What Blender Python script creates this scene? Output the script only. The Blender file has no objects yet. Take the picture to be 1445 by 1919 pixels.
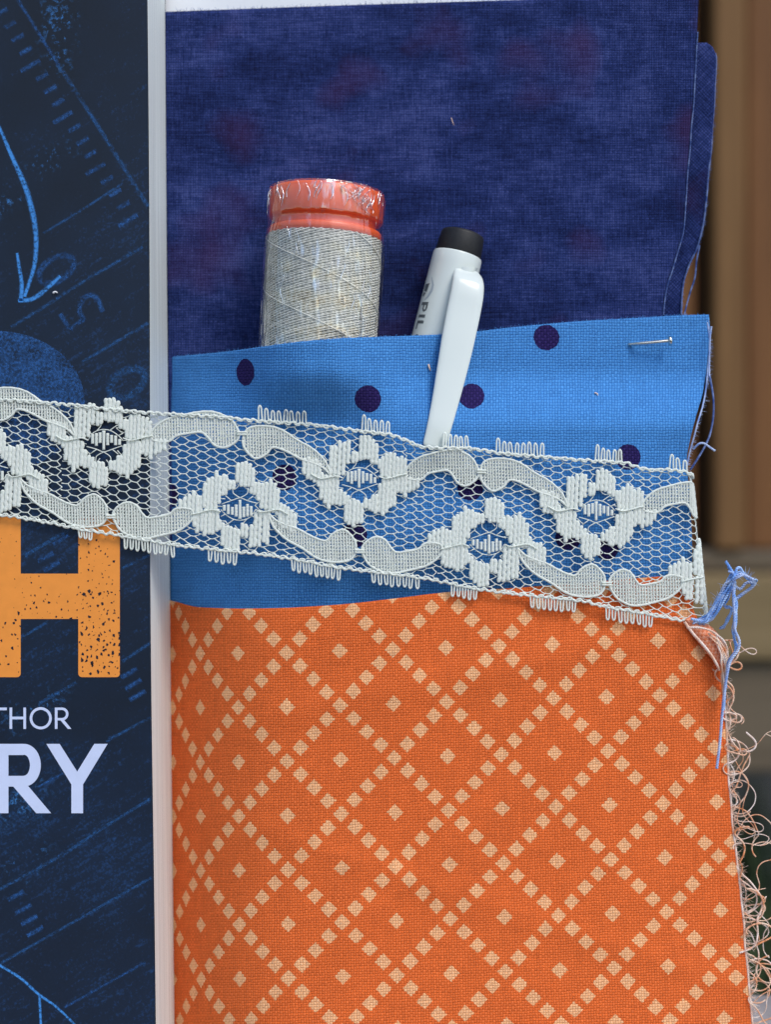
import bpy, math, random
import numpy as np
from mathutils import Vector
R = math.radians
random.seed(7); RNG = np.random.RandomState(11)
sc = bpy.context.scene
COL = sc.collection
# ------------------------------------------------------------------ camera, sky, sun, exposure
S = 0.00088            # one design millimetre in metres
D = 320.0              # camera distance to the front plane, design mm
Q = 7.0                # reference pixels per design millimetre on the front plane
CX, CY = 722.5, 959.5
cam = bpy.data.cameras.new('camera'); cam_o = bpy.data.objects.new('camera', cam); COL.objects.link(cam_o)
cam_o.location = (0, -D*S, 0); cam_o.rotation_euler = (R(90), 0, 0)
cam.sensor_fit = 'VERTICAL'; cam.sensor_height = 24; cam.sensor_width = 24
cam.lens = 12*D/(CY/Q); cam.clip_start = 0.01; cam.clip_end = 400
cam.dof.use_dof = True; cam.dof.focus_distance = (D+2)*S; cam.dof.aperture_fstop = 5.2
sc.camera = cam_o
w = bpy.data.worlds.new('World'); sc.world = w; w.use_nodes = True
wn = w.node_tree; bg = wn.nodes['Background']
sky = wn.nodes.new('ShaderNodeTexSky'); sky.sky_type = 'NISHITA'; sky.sun_disc = False
SUN_AZ, SUN_EL = 38, 50          # degrees to the right of the camera's back, degrees above the horizon
sky.sun_elevation = R(SUN_EL); sky.sun_rotation = R(180-SUN_AZ)
sky.dust_density = 1.2; sky.air_density = 1.0; sky.ozone_density = 1.0
wn.links.new(sky.outputs[0], bg.inputs[0]); bg.inputs[1].default_value = 0.13
sl = bpy.data.lights.new('sun', 'SUN'); sl.energy = 1.15; sl.angle = R(22); sl.color = (1, .97, .92)
so = bpy.data.objects.new('sun', sl); COL.objects.link(so)
tosun = Vector((math.sin(R(SUN_AZ))*math.cos(R(SUN_EL)), -math.cos(R(SUN_AZ))*math.cos(R(SUN_EL)), math.sin(R(SUN_EL))))
so.rotation_euler = tosun.to_track_quat('Z', 'Y').to_euler()
vs = sc.view_settings; vs.view_transform = 'Standard'; vs.look = 'None'; vs.exposure = 0.68; vs.gamma = 1; vs.use_curve_mapping = False

# ------------------------------------------------------------------ placing helpers
def P(px, py, d):
    """reference position (px,py) on the plane d design-mm behind the front plane -> metres"""
    px = np.asarray(px, float); py = np.asarray(py, float); d = np.asarray(d, float)
    px, py, d = np.broadcast_arrays(px, py, d)
    k = (D+d)/D
    return np.stack([(px-CX)/Q*k, d, (CY-py)/Q*k], -1)*S
def interp(pts):
    xs = np.array([p[0] for p in pts], float); ys = np.array([p[1] for p in pts], float)
    h = np.diff(xs); dl = np.diff(ys)/h
    m = np.zeros(len(xs)); m[0] = dl[0]; m[-1] = dl[-1]
    for i in range(1, len(xs)-1):
        m[i] = 0 if dl[i-1]*dl[i] <= 0 else 2*dl[i-1]*dl[i]/(dl[i-1]+dl[i])
    def f(x):
        x = np.asarray(x, float); xc = np.clip(x, xs[0], xs[-1])
        i = np.clip(np.searchsorted(xs, xc, side='right')-1, 0, len(h)-1)
        t = (xc-xs[i])/h[i]
        r = (2*t**3-3*t**2+1)*ys[i]+(t**3-2*t**2+t)*h[i]*m[i]+(-2*t**3+3*t**2)*ys[i+1]+(t**3-t**2)*h[i]*m[i+1]
        return r+np.where(x < xs[0], (x-xs[0])*m[0], 0)+np.where(x > xs[-1], (x-xs[-1])*m[-1], 0)
    return f
def sstep(a, b, x):
    t = np.clip((np.asarray(x, float)-a)/(b-a), 0, 1); return t*t*(3-2*t)
def wob(x, y, seed=0, f=1.0):
    """smooth pseudo noise, about -1..1"""
    r = np.random.RandomState(seed); o = 0
    for k in range(6):
        a = r.uniform(0, 6.28); q = f*r.uniform(.5, 1.6); o = o+np.sin((np.cos(a)*x+np.sin(a)*y)*q+r.uniform(0, 6.28))
    return o/3.0
class MB:
    def __init__(s): s.v = []; s.f = []; s.n = 0; s.uv = []
    def add(s, v, f, uv=None):
        v = np.asarray(v, float).reshape(-1, 3)
        s.v.append(v); s.f += [tuple(int(i)+s.n for i in q) for q in f]; s.n += len(v)
        s.uv.append(np.zeros((len(v), 2)) if uv is None else np.asarray(uv, float).reshape(-1, 2))
    def grid(s, G, uv=None, close_u=False):
        nr, nc = G.shape[:2]; f = []
        for i in range(nr-1):
            for j in range(nc if close_u else nc-1):
                j2 = (j+1) % nc
                f.append((i*nc+j, (i+1)*nc+j, (i+1)*nc+j2, i*nc+j2))
        s.add(G, f, uv)
    def tube(s, pts, r, sides=5, flat=1.0, cap=True):
        pts = np.asarray(pts, float); n = len(pts); r = np.broadcast_to(np.asarray(r, float), (n,))
        t = np.gradient(pts, axis=0); t /= np.linalg.norm(t, axis=1)[:, None]+1e-12
        ref = np.tile([0., 1., 0.], (n, 1)); bad = np.abs(t[:, 1]) > .93; ref[bad] = [1., 0, 0]
        a = np.cross(t, ref); a /= np.linalg.norm(a, axis=1)[:, None]+1e-12
        b = np.cross(t, a)
        th = np.arange(sides)/sides*2*math.pi
        G = pts[:, None]+r[:, None, None]*(a[:, None]*np.cos(th)[None, :, None]+flat*b[:, None]*np.sin(th)[None, :, None])
        f = []
        for i in range(n-1):
            for j in range(sides):
                k = (j+1) % sides; f.append((i*sides+j, i*sides+k, (i+1)*sides+k, (i+1)*sides+j))
        if cap: f.append(tuple(range(sides-1, -1, -1))); f.append(tuple((n-1)*sides+j for j in range(sides)))
        s.add(G, f)
    def box(s, x0, x1, y0, y1, z0, z1):
        v = [(x, y, z) for x in (x0, x1) for y in (y0, y1) for z in (z0, z1)]
        s.add(v, [(0, 1, 3, 2), (4, 6, 7, 5), (0, 4, 5, 1), (2, 3, 7, 6), (0, 2, 6, 4), (1, 5, 7, 3)])
    def build(s, name, mat, parent=None, smooth=True):
        v = np.concatenate(s.v)
        o_par = Vector((0, 0, 0)); p = parent
        while p is not None: o_par = o_par+Vector(p.location); p = p.parent
        if parent is None:
            org = Vector(((v[:, 0].min()+v[:, 0].max())/2, (v[:, 1].min()+v[:, 1].max())/2, v[:, 2].min()))
        else: org = o_par
        me = bpy.data.meshes.new(name); me.from_pydata((v-np.array(org)).tolist(), [], s.f); me.update()
        uvs = np.concatenate(s.uv); l = me.uv_layers.new(name='UVMap')
        idx = np.zeros(len(me.loops), np.int32); me.loops.foreach_get('vertex_index', idx)
        l.data.foreach_set('uv', uvs[idx].astype(np.float32).ravel())
        if smooth: me.polygons.foreach_set('use_smooth', [True]*len(me.polygons))
        me.materials.append(mat)
        o = bpy.data.objects.new(name, me); COL.objects.link(o)
        if parent is None: o.location = org
        else: o.parent = parent
        return o
def thing(name, label, cat, loc):
    o = bpy.data.objects.new(name, None); o.empty_display_size = .01; COL.objects.link(o); o.location = loc
    o['label'] = label; o['category'] = cat; return o
def tag(o, label, cat, group=None):
    o['label'] = label; o['category'] = cat
    if group: o['group'] = group
    return o
def solid(o, t):
    m = o.modifiers.new('thickness', 'SOLIDIFY'); m.thickness = t*S; m.offset = -1; return o
def twist(mb, pts, rpx, turns_per_px=1/9., plies=2, sides=4):
    """two-ply twisted thread along pts (metres)"""
    pts = np.asarray(pts); seg = np.linalg.norm(np.diff(pts, axis=0), axis=1); L = np.concatenate([[0], np.cumsum(seg)])
    r = rpx/Q*S; n = max(6, int(L[-1]/(1.6/Q*S))); q = np.linspace(0, L[-1], n)
    p = np.stack([np.interp(q, L, pts[:, k]) for k in range(3)], 1)
    t = np.gradient(p, axis=0); t /= np.linalg.norm(t, axis=1)[:, None]+1e-12
    ref = np.tile([0., 1., 0.], (n, 1)); a = np.cross(t, ref); a /= np.linalg.norm(a, axis=1)[:, None]+1e-9; b = np.cross(t, a)
    for k in range(plies):
        ph = q/S*Q*turns_per_px*2*math.pi+k*2*math.pi/plies
        mb.tube(p+(a*np.cos(ph)[:, None]+b*np.sin(ph)[:, None])*r*.5, r*.58, sides)
def curve(pts, n=40):
    """Catmull-Rom through a list of points"""
    p = np.asarray(pts, float); p = np.vstack([2*p[0]-p[1], p, 2*p[-1]-p[-2]]); out = []
    m = max(2, n//(len(p)-3))
    for i in range(1, len(p)-2):
        for t in np.linspace(0, 1, m, endpoint=False):
            out.append(.5*((2*p[i])+(-p[i-1]+p[i+1])*t+(2*p[i-1]-5*p[i]+4*p[i+1]-p[i+2])*t*t+(-p[i-1]+3*p[i]-3*p[i+1]+p[i+2])*t**3))
    out.append(p[-2]); return np.array(out)

# ------------------------------------------------------------------ materials
class NT:
    def __init__(s, name):
        s.m = bpy.data.materials.new(name); s.m.use_nodes = True; s.t = s.m.node_tree
        s.b = s.t.nodes['Principled BSDF']; s.out = s.t.nodes['Material Output']
    def n(s, typ, **kw):
        o = s.t.nodes.new(typ)
        for k, v in kw.items(): setattr(o, k, v)
        return o
    def L(s, a, b): s.t.links.new(a, b)
    def put(s, sock, v):
        if hasattr(v, 'is_output'): s.L(v, sock)
        elif v is not None:
            if isinstance(v, (tuple, list)) and len(v) == 3 and sock.type == 'RGBA': v = (*v, 1)
            sock.default_value = v
    def math(s, op, a, b=None, c=None):
        o = s.n('ShaderNodeMath', operation=op); s.put(o.inputs[0], a)
        if b is not None: s.put(o.inputs[1], b)
        if c is not None: s.put(o.inputs[2], c)
        return o.outputs[0]
    def mix(s, f, a, b, mode='MIX'):
        o = s.n('ShaderNodeMix', data_type='RGBA', blend_type=mode); s.put(o.inputs[0], f); s.put(o.inputs[6], a); s.put(o.inputs[7], b); return o.outputs[2]
    def coord(s, kind='Object'): return s.n('ShaderNodeTexCoord').outputs[kind]
    def uv(s): return s.n('ShaderNodeUVMap', uv_map='UVMap').outputs[0]
    def mapping(s, vec, scale=(1, 1, 1), rot=(0, 0, 0), loc=(0, 0, 0)):
        o = s.n('ShaderNodeMapping'); s.L(vec, o.inputs[0]); o.inputs[1].default_value = loc; o.inputs[2].default_value = rot; o.inputs[3].default_value = scale; return o.outputs[0]
    def noise(s, vec, scale, detail=3, rough=.55, dim='3D'):
        o = s.n('ShaderNodeTexNoise', noise_dimensions=dim); s.L(vec, o.inputs['Vector']); o.inputs['Scale'].default_value = scale
        o.inputs['Detail'].default_value = detail; o.inputs['Roughness'].default_value = rough; return o.outputs[0]
    def ramp(s, f, stops):
        o = s.n('ShaderNodeValToRGB'); s.L(f, o.inputs[0]); e = o.color_ramp.elements
        while len(e) < len(stops): e.new(.5)
        for k, (p, c) in enumerate(stops): e[k].position = p; e[k].color = (*c, 1) if len(c) == 3 else c
        return o.outputs[0]
    def bump(s, h, strength=.5, dist=.0001):
        o = s.n('ShaderNodeBump'); s.L(h, o.inputs['Height']); o.inputs['Strength'].default_value = strength; o.inputs['Distance'].default_value = dist
        s.L(o.outputs[0], s.b.inputs['Normal']); return o
    def base(s, c, rough=.6, spec=.5):
        s.put(s.b.inputs['Base Color'], c); s.put(s.b.inputs['Roughness'], rough); s.put(s.b.inputs['Specular IOR Level'], spec); return s
def plain(name, c, rough=.5, spec=.5, var=.0, scale=200):
    t = NT(name)
    if var:
        f = t.noise(t.coord(), scale, 4); lo = tuple(x*(1-var) for x in c); hi = tuple(min(1, x*(1+var)) for x in c)
        c = t.ramp(f, [(.3, lo), (.7, hi)])
    return t.base(c, rough, spec).m
def weave(t, p, wobble=1.15):
    """plain weave over the UV map (UV in reference pixels): relief, over/under sign, quantised UV"""
    uv = t.uv(); ns = t.n('ShaderNodeTexNoise'); t.L(uv, ns.inputs['Vector']); ns.inputs['Scale'].default_value = .035; ns.inputs['Detail'].default_value = 4
    ns.inputs['Roughness'].default_value = .75
    off = t.n('ShaderNodeVectorMath', operation='MULTIPLY_ADD'); t.L(ns.outputs[1], off.inputs[0]); off.inputs[1].default_value = (wobble*6, wobble*6, 0); t.L(uv, off.inputs[2])
    sp = t.n('ShaderNodeSeparateXYZ'); t.L(off.outputs[0], sp.inputs[0]); u, v = sp.outputs[0], sp.outputs[1]
    su = t.math('SINE', t.math('MULTIPLY', u, math.pi/p)); sv = t.math('SINE', t.math('MULTIPLY', v, math.pi/p))
    a = t.math('POWER', t.math('ABSOLUTE', su), .6); b = t.math('POWER', t.math('ABSOLUTE', sv), .6)
    sg = t.math('GREATER_THAN', t.math('MULTIPLY', su, sv), 0)
    hw = t.math('MULTIPLY', a, t.math('MULTIPLY_ADD', b, .5, .5)); hf = t.math('MULTIPLY', b, t.math('MULTIPLY_ADD', a, .5, .5))
    h = t.math('ADD', t.math('MULTIPLY', hw, sg), t.math('MULTIPLY', hf, t.math('SUBTRACT', 1, sg)))
    return h, sg, u, v, uv
def finish_cloth(t, col, h, p, strength=.55, thr=None):
    if thr:
        u, v, sg = thr
        def stripe(a, b, o):
            c = t.n('ShaderNodeCombineXYZ'); t.L(t.math('MULTIPLY', t.math('FLOOR', t.math('DIVIDE', a, p)), .73), c.inputs[0]); t.L(t.math('MULTIPLY', b, .016), c.inputs[1]); c.inputs[2].default_value = o
            return t.noise(c.outputs[0], 1., 3, .6)
        n1, n2 = stripe(u, v, 1.), stripe(v, u, 9.)
        k = t.math('ADD', t.math('MULTIPLY', n1, sg), t.math('MULTIPLY', n2, t.math('SUBTRACT', 1, sg)))
        col = t.mix(1., col, t.ramp(k, [(.28, (.80, .80, .82)), (.5, (1, 1, 1)), (.72, (1.16, 1.16, 1.14))]), 'MULTIPLY')
    t.base(col, .9, .12)
    t.bump(h, strength, .35*p/Q*S); return t.m
def cloth_orange():
    t = NT('orange_print_cotton'); p = 4.9
    h, sg, u, v, uv = weave(t, p)
    qu = t.math('MULTIPLY', t.math('ADD', t.math('FLOOR', t.math('DIVIDE', u, p)), .5), p); qv = t.math('MULTIPLY', t.math('ADD', t.math('FLOOR', t.math('DIVIDE', v, p)), .5), p)
    qu = t.math('ADD', t.math('MULTIPLY', qu, .35), t.math('MULTIPLY', u, .65)); qv = t.math('ADD', t.math('MULTIPLY', qv, .35), t.math('MULTIPLY', v, .65))
    qu = t.math('SUBTRACT', qu, 2.7); qv = t.math('SUBTRACT', qv, 2.7)
    A = t.math('DIVIDE', qu, 50.); B = t.math('DIVIDE', qv, 50.7)
    i = t.math('ADD', A, B); j = t.math('SUBTRACT', A, B)
    ri, rj = t.math('ROUND', i), t.math('ROUND', j)
    fi = t.math('ABSOLUTE', t.math('SUBTRACT', i, ri)); fj = t.math('ABSOLUTE', t.math('SUBTRACT', j, rj))
    ins = t.math('MULTIPLY', t.math('LESS_THAN', fi, .308), t.math('LESS_THAN', fj, .308))
    mi, mj = t.math('FLOORED_MODULO', ri, 4), t.math('FLOORED_MODULO', rj, 4)
    c1 = t.math('LESS_THAN', mi, .5); c2 = t.math('LESS_THAN', mj, .5)
    c3 = t.math('MULTIPLY', t.math('COMPARE', mi, 2, .4), t.math('COMPARE', mj, 2, .4))
    mk = t.math('MULTIPLY', ins, t.math('MAXIMUM', t.math('MAXIMUM', c1, c2), c3))
    # woven-through look: printed weft threads take the ink a little differently
    o1 = t.mix(sg, (.81, .158, .036), (.86, .190, .055)); o2 = t.mix(h, (.60, .095, .014), o1)  # o2 here and s2 below paint shade into the thread gaps
    s1 = t.mix(sg, (.92, .475, .235), (.95, .53, .285)); s2 = t.mix(h, (.74, .28, .10), s1)
    col = t.mix(mk, o2, s2)
    n = t.noise(uv, .02, 4); col = t.mix(t.math('MULTIPLY', n, .25), col, t.mix(mk, (.70, .13, .022), (.84, .46, .20)))
    return finish_cloth(t, col, h, p, .7, (u, v, sg))
def cloth_blue(dots):
    t = NT('blue_dotted_cotton'); p = 5.3
    h, sg, u, v, uv = weave(t, p)
    cb = t.n('ShaderNodeCombineXYZ'); t.L(t.math('SUBTRACT', u, 2.8), cb.inputs[0]); t.L(t.math('SUBTRACT', v, 2.8), cb.inputs[1])
    wn_ = t.n('ShaderNodeTexNoise'); t.L(uv, wn_.inputs['Vector']); wn_.inputs['Scale'].default_value = .12
    mk = None
    for (x, y, r) in dots:
        dd = t.n('ShaderNodeVectorMath', operation='DISTANCE'); t.L(cb.outputs[0], dd.inputs[0]); dd.inputs[1].default_value = (x, y, 0)
        e = t.math('LESS_THAN', t.math('ADD', dd.outputs['Value'], t.math('MULTIPLY', wn_.outputs[0], 3.0)), r+1.5)
        mk = e if mk is None else t.math('MAXIMUM', mk, e)
    o1 = t.mix(sg, (.075, .28, .63), (.095, .32, .69)); o2 = t.mix(h, (.016, .11, .37), o1)  # o2 and d2 darken the gaps between threads, shade put into the colour
    d1 = t.mix(sg, (.022, .014, .090), (.034, .022, .12)); d2 = t.mix(h, (.010, .006, .05), d1)
    n = t.noise(t.mapping(uv, (.02, .3, 1)), 1.0, 4); o2 = t.mix(t.math('MULTIPLY', n, .3), o2, (.06, .22, .56))
    return finish_cloth(t, t.mix(mk, o2, d2), h, p, .7, (u, v, sg))
def cloth_navy():
    t = NT('navy_crosshatch_cotton'); p = 4.6
    h, sg, u, v, uv = weave(t, p, .7)
    big = t.noise(t.mapping(uv, (.62, 1.35, 1)), .0048, 5, .68); 
    wv = t.noise(t.mapping(uv, (.24, .026, 1)), 1., 3, .7); wf = t.noise(t.mapping(uv, (.026, .24, 1), loc=(3, 7, 0)), 1., 3, .6)
    big2 = t.noise(t.mapping(uv, (1, 1, 1), loc=(500, 90, 0)), .011, 3, .6)
    str_ = t.math('ADD', t.math('MULTIPLY', wv, t.math('MULTIPLY_ADD', sg, .6, .2)), t.math('MULTIPLY', wf, t.math('MULTIPLY_ADD', sg, -.6, .8)))
    f = t.math('ADD', t.math('MULTIPLY', str_, 1.35), t.math('ADD', t.math('MULTIPLY', big, 1.2), t.math('MULTIPLY', big2, .5)))
    base = t.ramp(t.math('DIVIDE', f, 3.05), [(.37, (.006, .0085, .045)), (.44, (.0095, .020, .092)), (.505, (.023, .042, .168)), (.59, (.066, .092, .29))])
    red = t.noise(t.mapping(uv, (1, 1, 1), loc=(205, 340, 0)), .0055, 2, .5)
    base = t.mix(t.ramp(red, [(.55, (0, 0, 0)), (.72, (.45, .45, .45))]), base, (.075, .016, .055))
    col = t.mix(h, t.mix(.8, base, (.002, .003, .018)), base)  # weave gaps coloured near black, painting the shade between threads
    return finish_cloth(t, col, h, p, .5)
def chalk(name, c, lo, hi, scale=900, alpha_max=1.0, soft=1.6):
    """printed chalk: grainy coverage over the cover"""
    t = NT(name); t.base(c, .6, .3)
    co = t.coord(); g = t.noise(t.mapping(co, (1, 1, 1)), scale, 2, .6); g2 = t.noise(co, scale*.12, 3, .6)
    f = t.math('ADD', t.math('MULTIPLY', g, .65), t.math('MULTIPLY', g2, .35))
    a = t.ramp(f, [(lo, (0, 0, 0)), (hi, (alpha_max,)*3)])
    sp_ = t.n('ShaderNodeSeparateXYZ'); t.L(t.uv(), sp_.inputs[0])
    e = t.math('SUBTRACT', 1, t.math('ABSOLUTE', t.math('MULTIPLY_ADD', sp_.outputs[1], 2, -1)))
    e = t.math('MINIMUM', t.math('MULTIPLY', e, soft), 1)
    t.L(t.math('MULTIPLY', a, e), t.b.inputs['Alpha']); return t.m
def cover_mat():
    t = NT('printed_matt_cover'); co = t.coord()
    d = t.mapping(co, (1, 1, 1), rot=(0, R(32), 0)); d = t.mapping(d, (1, 1, 5))
    big = t.noise(co, 17, 4, .6); str_ = t.noise(d, 170, 4, .65); fine = t.noise(co, 1500, 2, .7)
    base = t.ramp(big, [(.35, (.0048, .0082, .0145)), (.62, (.0062, .0165, .040))])
    blot = t.ramp(t.math('ADD', t.math('MULTIPLY', big, .55), t.math('ADD', t.math('MULTIPLY', str_, .45), t.math('MULTIPLY', fine, .42))), [(.75, (0, 0, 0)), (.93, (.5, .5, .5))])
    col = t.mix(blot, base, (.022, .10, .30)); col = t.mix(t.math('MULTIPLY', fine, .5), col, t.mix(.5, col, (.012, .03, .07)))
    t.base(col, .5, .25); t.bump(fine, .12, .00005); return t.m
def pages_mat():
    t = NT('page_edges'); uv = t.uv()
    ln = t.noise(t.mapping(uv, (75, .7, 1)), 1., 3, .75); ln2 = t.noise(t.mapping(uv, (40, .5, 1)), 1., 2, .5)
    f = t.math('ADD', t.math('MULTIPLY', ln, .7), t.math('MULTIPLY', ln2, .3))
    t.base(t.ramp(f, [(.34, (.40, .44, .43)), (.48, (.68, .73, .71)), (.64, (.82, .86, .84))]), .75, .2); t.bump(f, .5, .0001); return t.m
M = {}
M['board'] = plain('white_board_paper', (.82, .83, .85), .7, .3, .04, 60)
M['orange_letter'] = plain('orange_ink', (.84, .29, .045), .5, .35, .04, 400)
M['pale_letter'] = plain('pale_lavender_ink', (.58, .65, .86), .5, .35, .03, 300)
M['speck'] = plain('dark_ink', (.014, .012, .022), .6, .3)
M['chalk_faint'] = chalk('faint_chalk', (.022, .10, .30), .36, .62, 1500, .80)
M['chalk_mid'] = chalk('soft_chalk', (.030, .15, .42), .38, .64, 1500, .52)
M['chalk_bright'] = chalk('bright_chalk', (.055, .27, .70), .30, .56, 1500, .95)
M['chalk_speck'] = chalk('chalk_speckle', (.05, .20, .50), .55, .66, 1000, .8, 1.0)
M['chalk_disc'] = chalk('disc_chalk', (.024, .105, .31), .36, .62, 1500, .85)
M['lace'] = None
def lace_mat():
    t = NT('cream_lace_thread'); n = t.noise(t.coord(), 2500, 2)
    t.base(t.ramp(n, [(.3, (.90, .94, .86)), (.7, (.96, .98, .92))]), .8, .2)
    tr = t.n('ShaderNodeBsdfTranslucent'); tr.inputs[0].default_value = (.9, .94, .88, 1)
    mx = t.n('ShaderNodeMixShader'); mx.inputs[0].default_value = .32; t.L(t.b.outputs[0], mx.inputs[1]); t.L(tr.outputs[0], mx.inputs[2]); t.L(mx.outputs[0], t.out.inputs[0]); return t.m
M['lace'] = lace_mat()
def thread_mat(name, c1, c2, sc_=1800):
    t = NT(name); n = t.noise(t.coord(), sc_, 2); t.base(t.ramp(n, [(.35, c1), (.65, c2)]), .75, .25); return t.m
M['th_blue'] = thread_mat('blue_thread', (.17, .36, .78), (.45, .62, .90), 500)
M['th_pale'] = thread_mat('pale_blue_thread', (.25, .38, .72), (.55, .63, .82), 500)
M['th_navy'] = thread_mat('navy_thread', (.03, .07, .25), (.20, .27, .50), 700)
M['th_orange'] = thread_mat('peach_thread', (.74, .30, .13), (.88, .66, .50), 420)
M['th_peach'] = thread_mat('pale_peach_thread', (.80, .50, .34), (.90, .78, .70), 420)
M['th_grey'] = thread_mat('grey_thread', (.62, .595, .51), (.82, .79, .70), 900)
M['th_shade'] = thread_mat('grey_thread_shade', (.24, .23, .18), (.42, .40, .33), 900)  # same grey thread, darkened to paint the shadow between the strands
M['th_fuzz'] = thread_mat('blue_fibre', (.07, .28, .70), (.12, .36, .78), 900)
M['cap'] = plain('orange_plastic', (.92, .125, .012), .32, .5, .06, 80)
M['pen_white'] = plain('glossy_white_plastic', (.66, .71, .67), .2, .5)
M['pen_black'] = plain('matt_black_rubber', (.012, .012, .013), .55, .35, .3, 1500)
M['pen_ink'] = plain('grey_print', (.10, .115, .12), .35, .5)
M['pen_ink2'] = plain('light_grey_print', (.36, .42, .46), .3, .5)
def metal():
    t = NT('pin_steel'); t.base((.72, .70, .62), .22); t.b.inputs['Metallic'].default_value = 1; return t.m
M['pin'] = metal()
def wrap_mat(name='shrink_wrap_film', base_f=.075):
    t = NT(name)
    t.t.nodes.remove(t.b)
    gl = t.n('ShaderNodeBsdfGlossy'); gl.inputs['Roughness'].default_value = .07; gl.inputs['Color'].default_value = (1, 1, 1, 1)
    tr = t.n('ShaderNodeBsdfTransparent'); tr.inputs[0].default_value = (.97, .975, .975, 1)
    fr = t.n('ShaderNodeLayerWeight'); fr.inputs[0].default_value = .5
    co = t.coord(); n1 = t.noise(t.mapping(co, (1, 1, .22)), 300, 2, .5); n2 = t.noise(co, 90, 2, .5)
    bp = t.n('ShaderNodeBump'); bp.inputs['Strength'].default_value = .9; bp.inputs['Distance'].default_value = .0011
    t.L(t.math('ADD', n1, t.math('MULTIPLY', n2, .6)), bp.inputs['Height'])
    t.L(bp.outputs[0], gl.inputs['Normal'])
    f = t.math('MULTIPLY_ADD', t.math('POWER', fr.outputs[1], 3.5), .75, base_f)
    fold = t.noise(t.mapping(co, (1, 1, .13), loc=(.3, .1, .7)), 190, 3, .62); fold2 = t.noise(t.mapping(co, (1, 1, .3), loc=(.9, .4, .2)), 620, 2, .6)  # crease streaks of raised reflectance, painting in brighter sky reflections
    fm = t.ramp(t.math('ADD', t.math('MULTIPLY', fold, .65), t.math('MULTIPLY', fold2, .35)), [(.50, (0, 0, 0)), (.62, (.52, .52, .52))])
    f = t.math('MINIMUM', t.math('ADD', f, fm), 1)
    mx = t.n('ShaderNodeMixShader'); t.L(f, mx.inputs[0]); t.L(tr.outputs[0], mx.inputs[1]); t.L(gl.outputs[0], mx.inputs[2]); t.L(mx.outputs[0], t.out.inputs[0]); return t.m
M['wrap'] = wrap_mat(); M['wrap_fold_glint'] = wrap_mat('shrink_wrap_fold_glint', .42)  # fold film made extra reflective to put glints on the creases
def wood(name, a, b, axis_scale):
    t = NT(name); co = t.coord(); f = t.noise(t.mapping(co, axis_scale), 6, 5, .6)
    t.base(t.ramp(f, [(.3, a), (.7, b)]), .75, .3); t.bump(f, .4, .002); return t.m
M['wood'] = wood('stained_wood', (.115, .046, .014), (.21, .092, .030), (6, 6, .6))
M['wood_gap_shade'] = wood('gap_shade_wood', (.022, .009, .004), (.06, .024, .010), (6, 6, .6))  # dark tone stands for the shadow in the fence gap
M['wood_light'] = wood('worn_golden_wood', (.135, .064, .020), (.21, .108, .038), (6, 6, .6))
M['wood_grey'] = wood('weathered_grey_wood', (.10, .074, .046), (.17, .13, .084), (.6, 6, 6))
M['wood_olive'] = wood('weathered_olive_wood', (.17, .118, .052), (.26, .185, .092), (.6, 6, 6))
M['grass'] = plain('grass_blades', (.075, .105, .045), .6, .3, .5, 30)
M['soil'] = plain('dark_soil', (.035, .030, .024), .9, .2, .4, 20)
M['stone'] = plain('grey_stone', (.33, .30, .29), .85, .3, .25, 60)

# ------------------------------------------------------------------ setting: ground, ledge, board, fence, grass
g = MB(); g.add([(-150, -150, -.62), (150, -150, -.62), (150, 150, -.62), (-150, 150, -.62)], [(0, 1, 2, 3)])
go = g.build('ground', M['soil']); go['kind'] = 'structure'
LEDGE = -.1385
g = MB(); g.box(-.6, .6, -.17, .066, LEDGE-.05, LEDGE); g.box(-.5, .5, -.12, .04, -.62, LEDGE-.05)
lo = g.build('stone_ledge', M['stone'], smooth=False); lo['kind'] = 'structure'
bv = lo.modifiers.new('b', 'BEVEL'); bv.width = .006; bv.segments = 3
b0 = P(-880, 0, 26.5); b1 = P(1225, 0, 26.5)
g = MB(); g.box(b0[0], b1[0], 26.5*S, 31.5*S, LEDGE, .150)
tag(g.build('white_board', M['board'], smooth=False), 'plain white board standing upright behind the fabrics and the book', 'board')
FY = .80
def bgx(px): return (px-CX)/Q*S*(FY+D*S)/(D*S)
def bgz(py): return (CY-py)/Q*S*(FY+D*S)/(D*S)
fence = thing('wooden_fence', 'brown wooden fence of upright boards with cross rails, blurred in the background', 'fence', (bgx(1400), FY, -.62))
edges = [bgx(1310)-.13*k for k in range(9, 0, -1)]+[bgx(1310)]
def plank(x0, x1, z0, z1, y0, y1, mat, name='plank'):
    g = MB(); g.box(x0, x1, y0, y1, z0, z1); o = g.build(name, mat, fence, smooth=False)
    m = o.modifiers.new('b', 'BEVEL'); m.width = .004; m.segments = 2; return o
for k in range(len(edges)-1): plank(edges[k]+.003, edges[k+1]-.003, bgz(1030), .75, FY, FY+.025, M['wood'])
plank(bgx(1270), bgx(1400), bgz(1030), .75, FY+.031, FY+.05, M['wood_gap_shade'])  # board closing the gap, coloured as the shadow inside it
plank(bgx(1332), bgx(1392), bgz(1030), .75, FY-.015, FY+.03, M['wood_light'], 'post')
x = bgx(1394)
for k in range(9): plank(x+.003, x+.147, bgz(1030), .75, FY, FY+.025, M['wood']); x += .15
X0, X1 = bgx(300)-.8, bgx(1445)+1.0
plank(X0, X1, bgz(1072), bgz(1032), FY-.01, FY+.03, M['wood_grey'], 'rail')
plank(X0, X1, bgz(1232), bgz(1074), FY-.03, FY+.02, M['wood_olive'], 'rail')
plank(X0, X1, bgz(1440), bgz(1240), FY-.02, FY+.02, M['wood_grey'], 'rail')
for xx in (X0+.03, X1-.03): plank(xx-.03, xx+.03, -.62, bgz(1440), FY-.01, FY+.02, M['wood_grey'], 'post')
gb = MB(); rr = np.random.RandomState(5)
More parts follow.
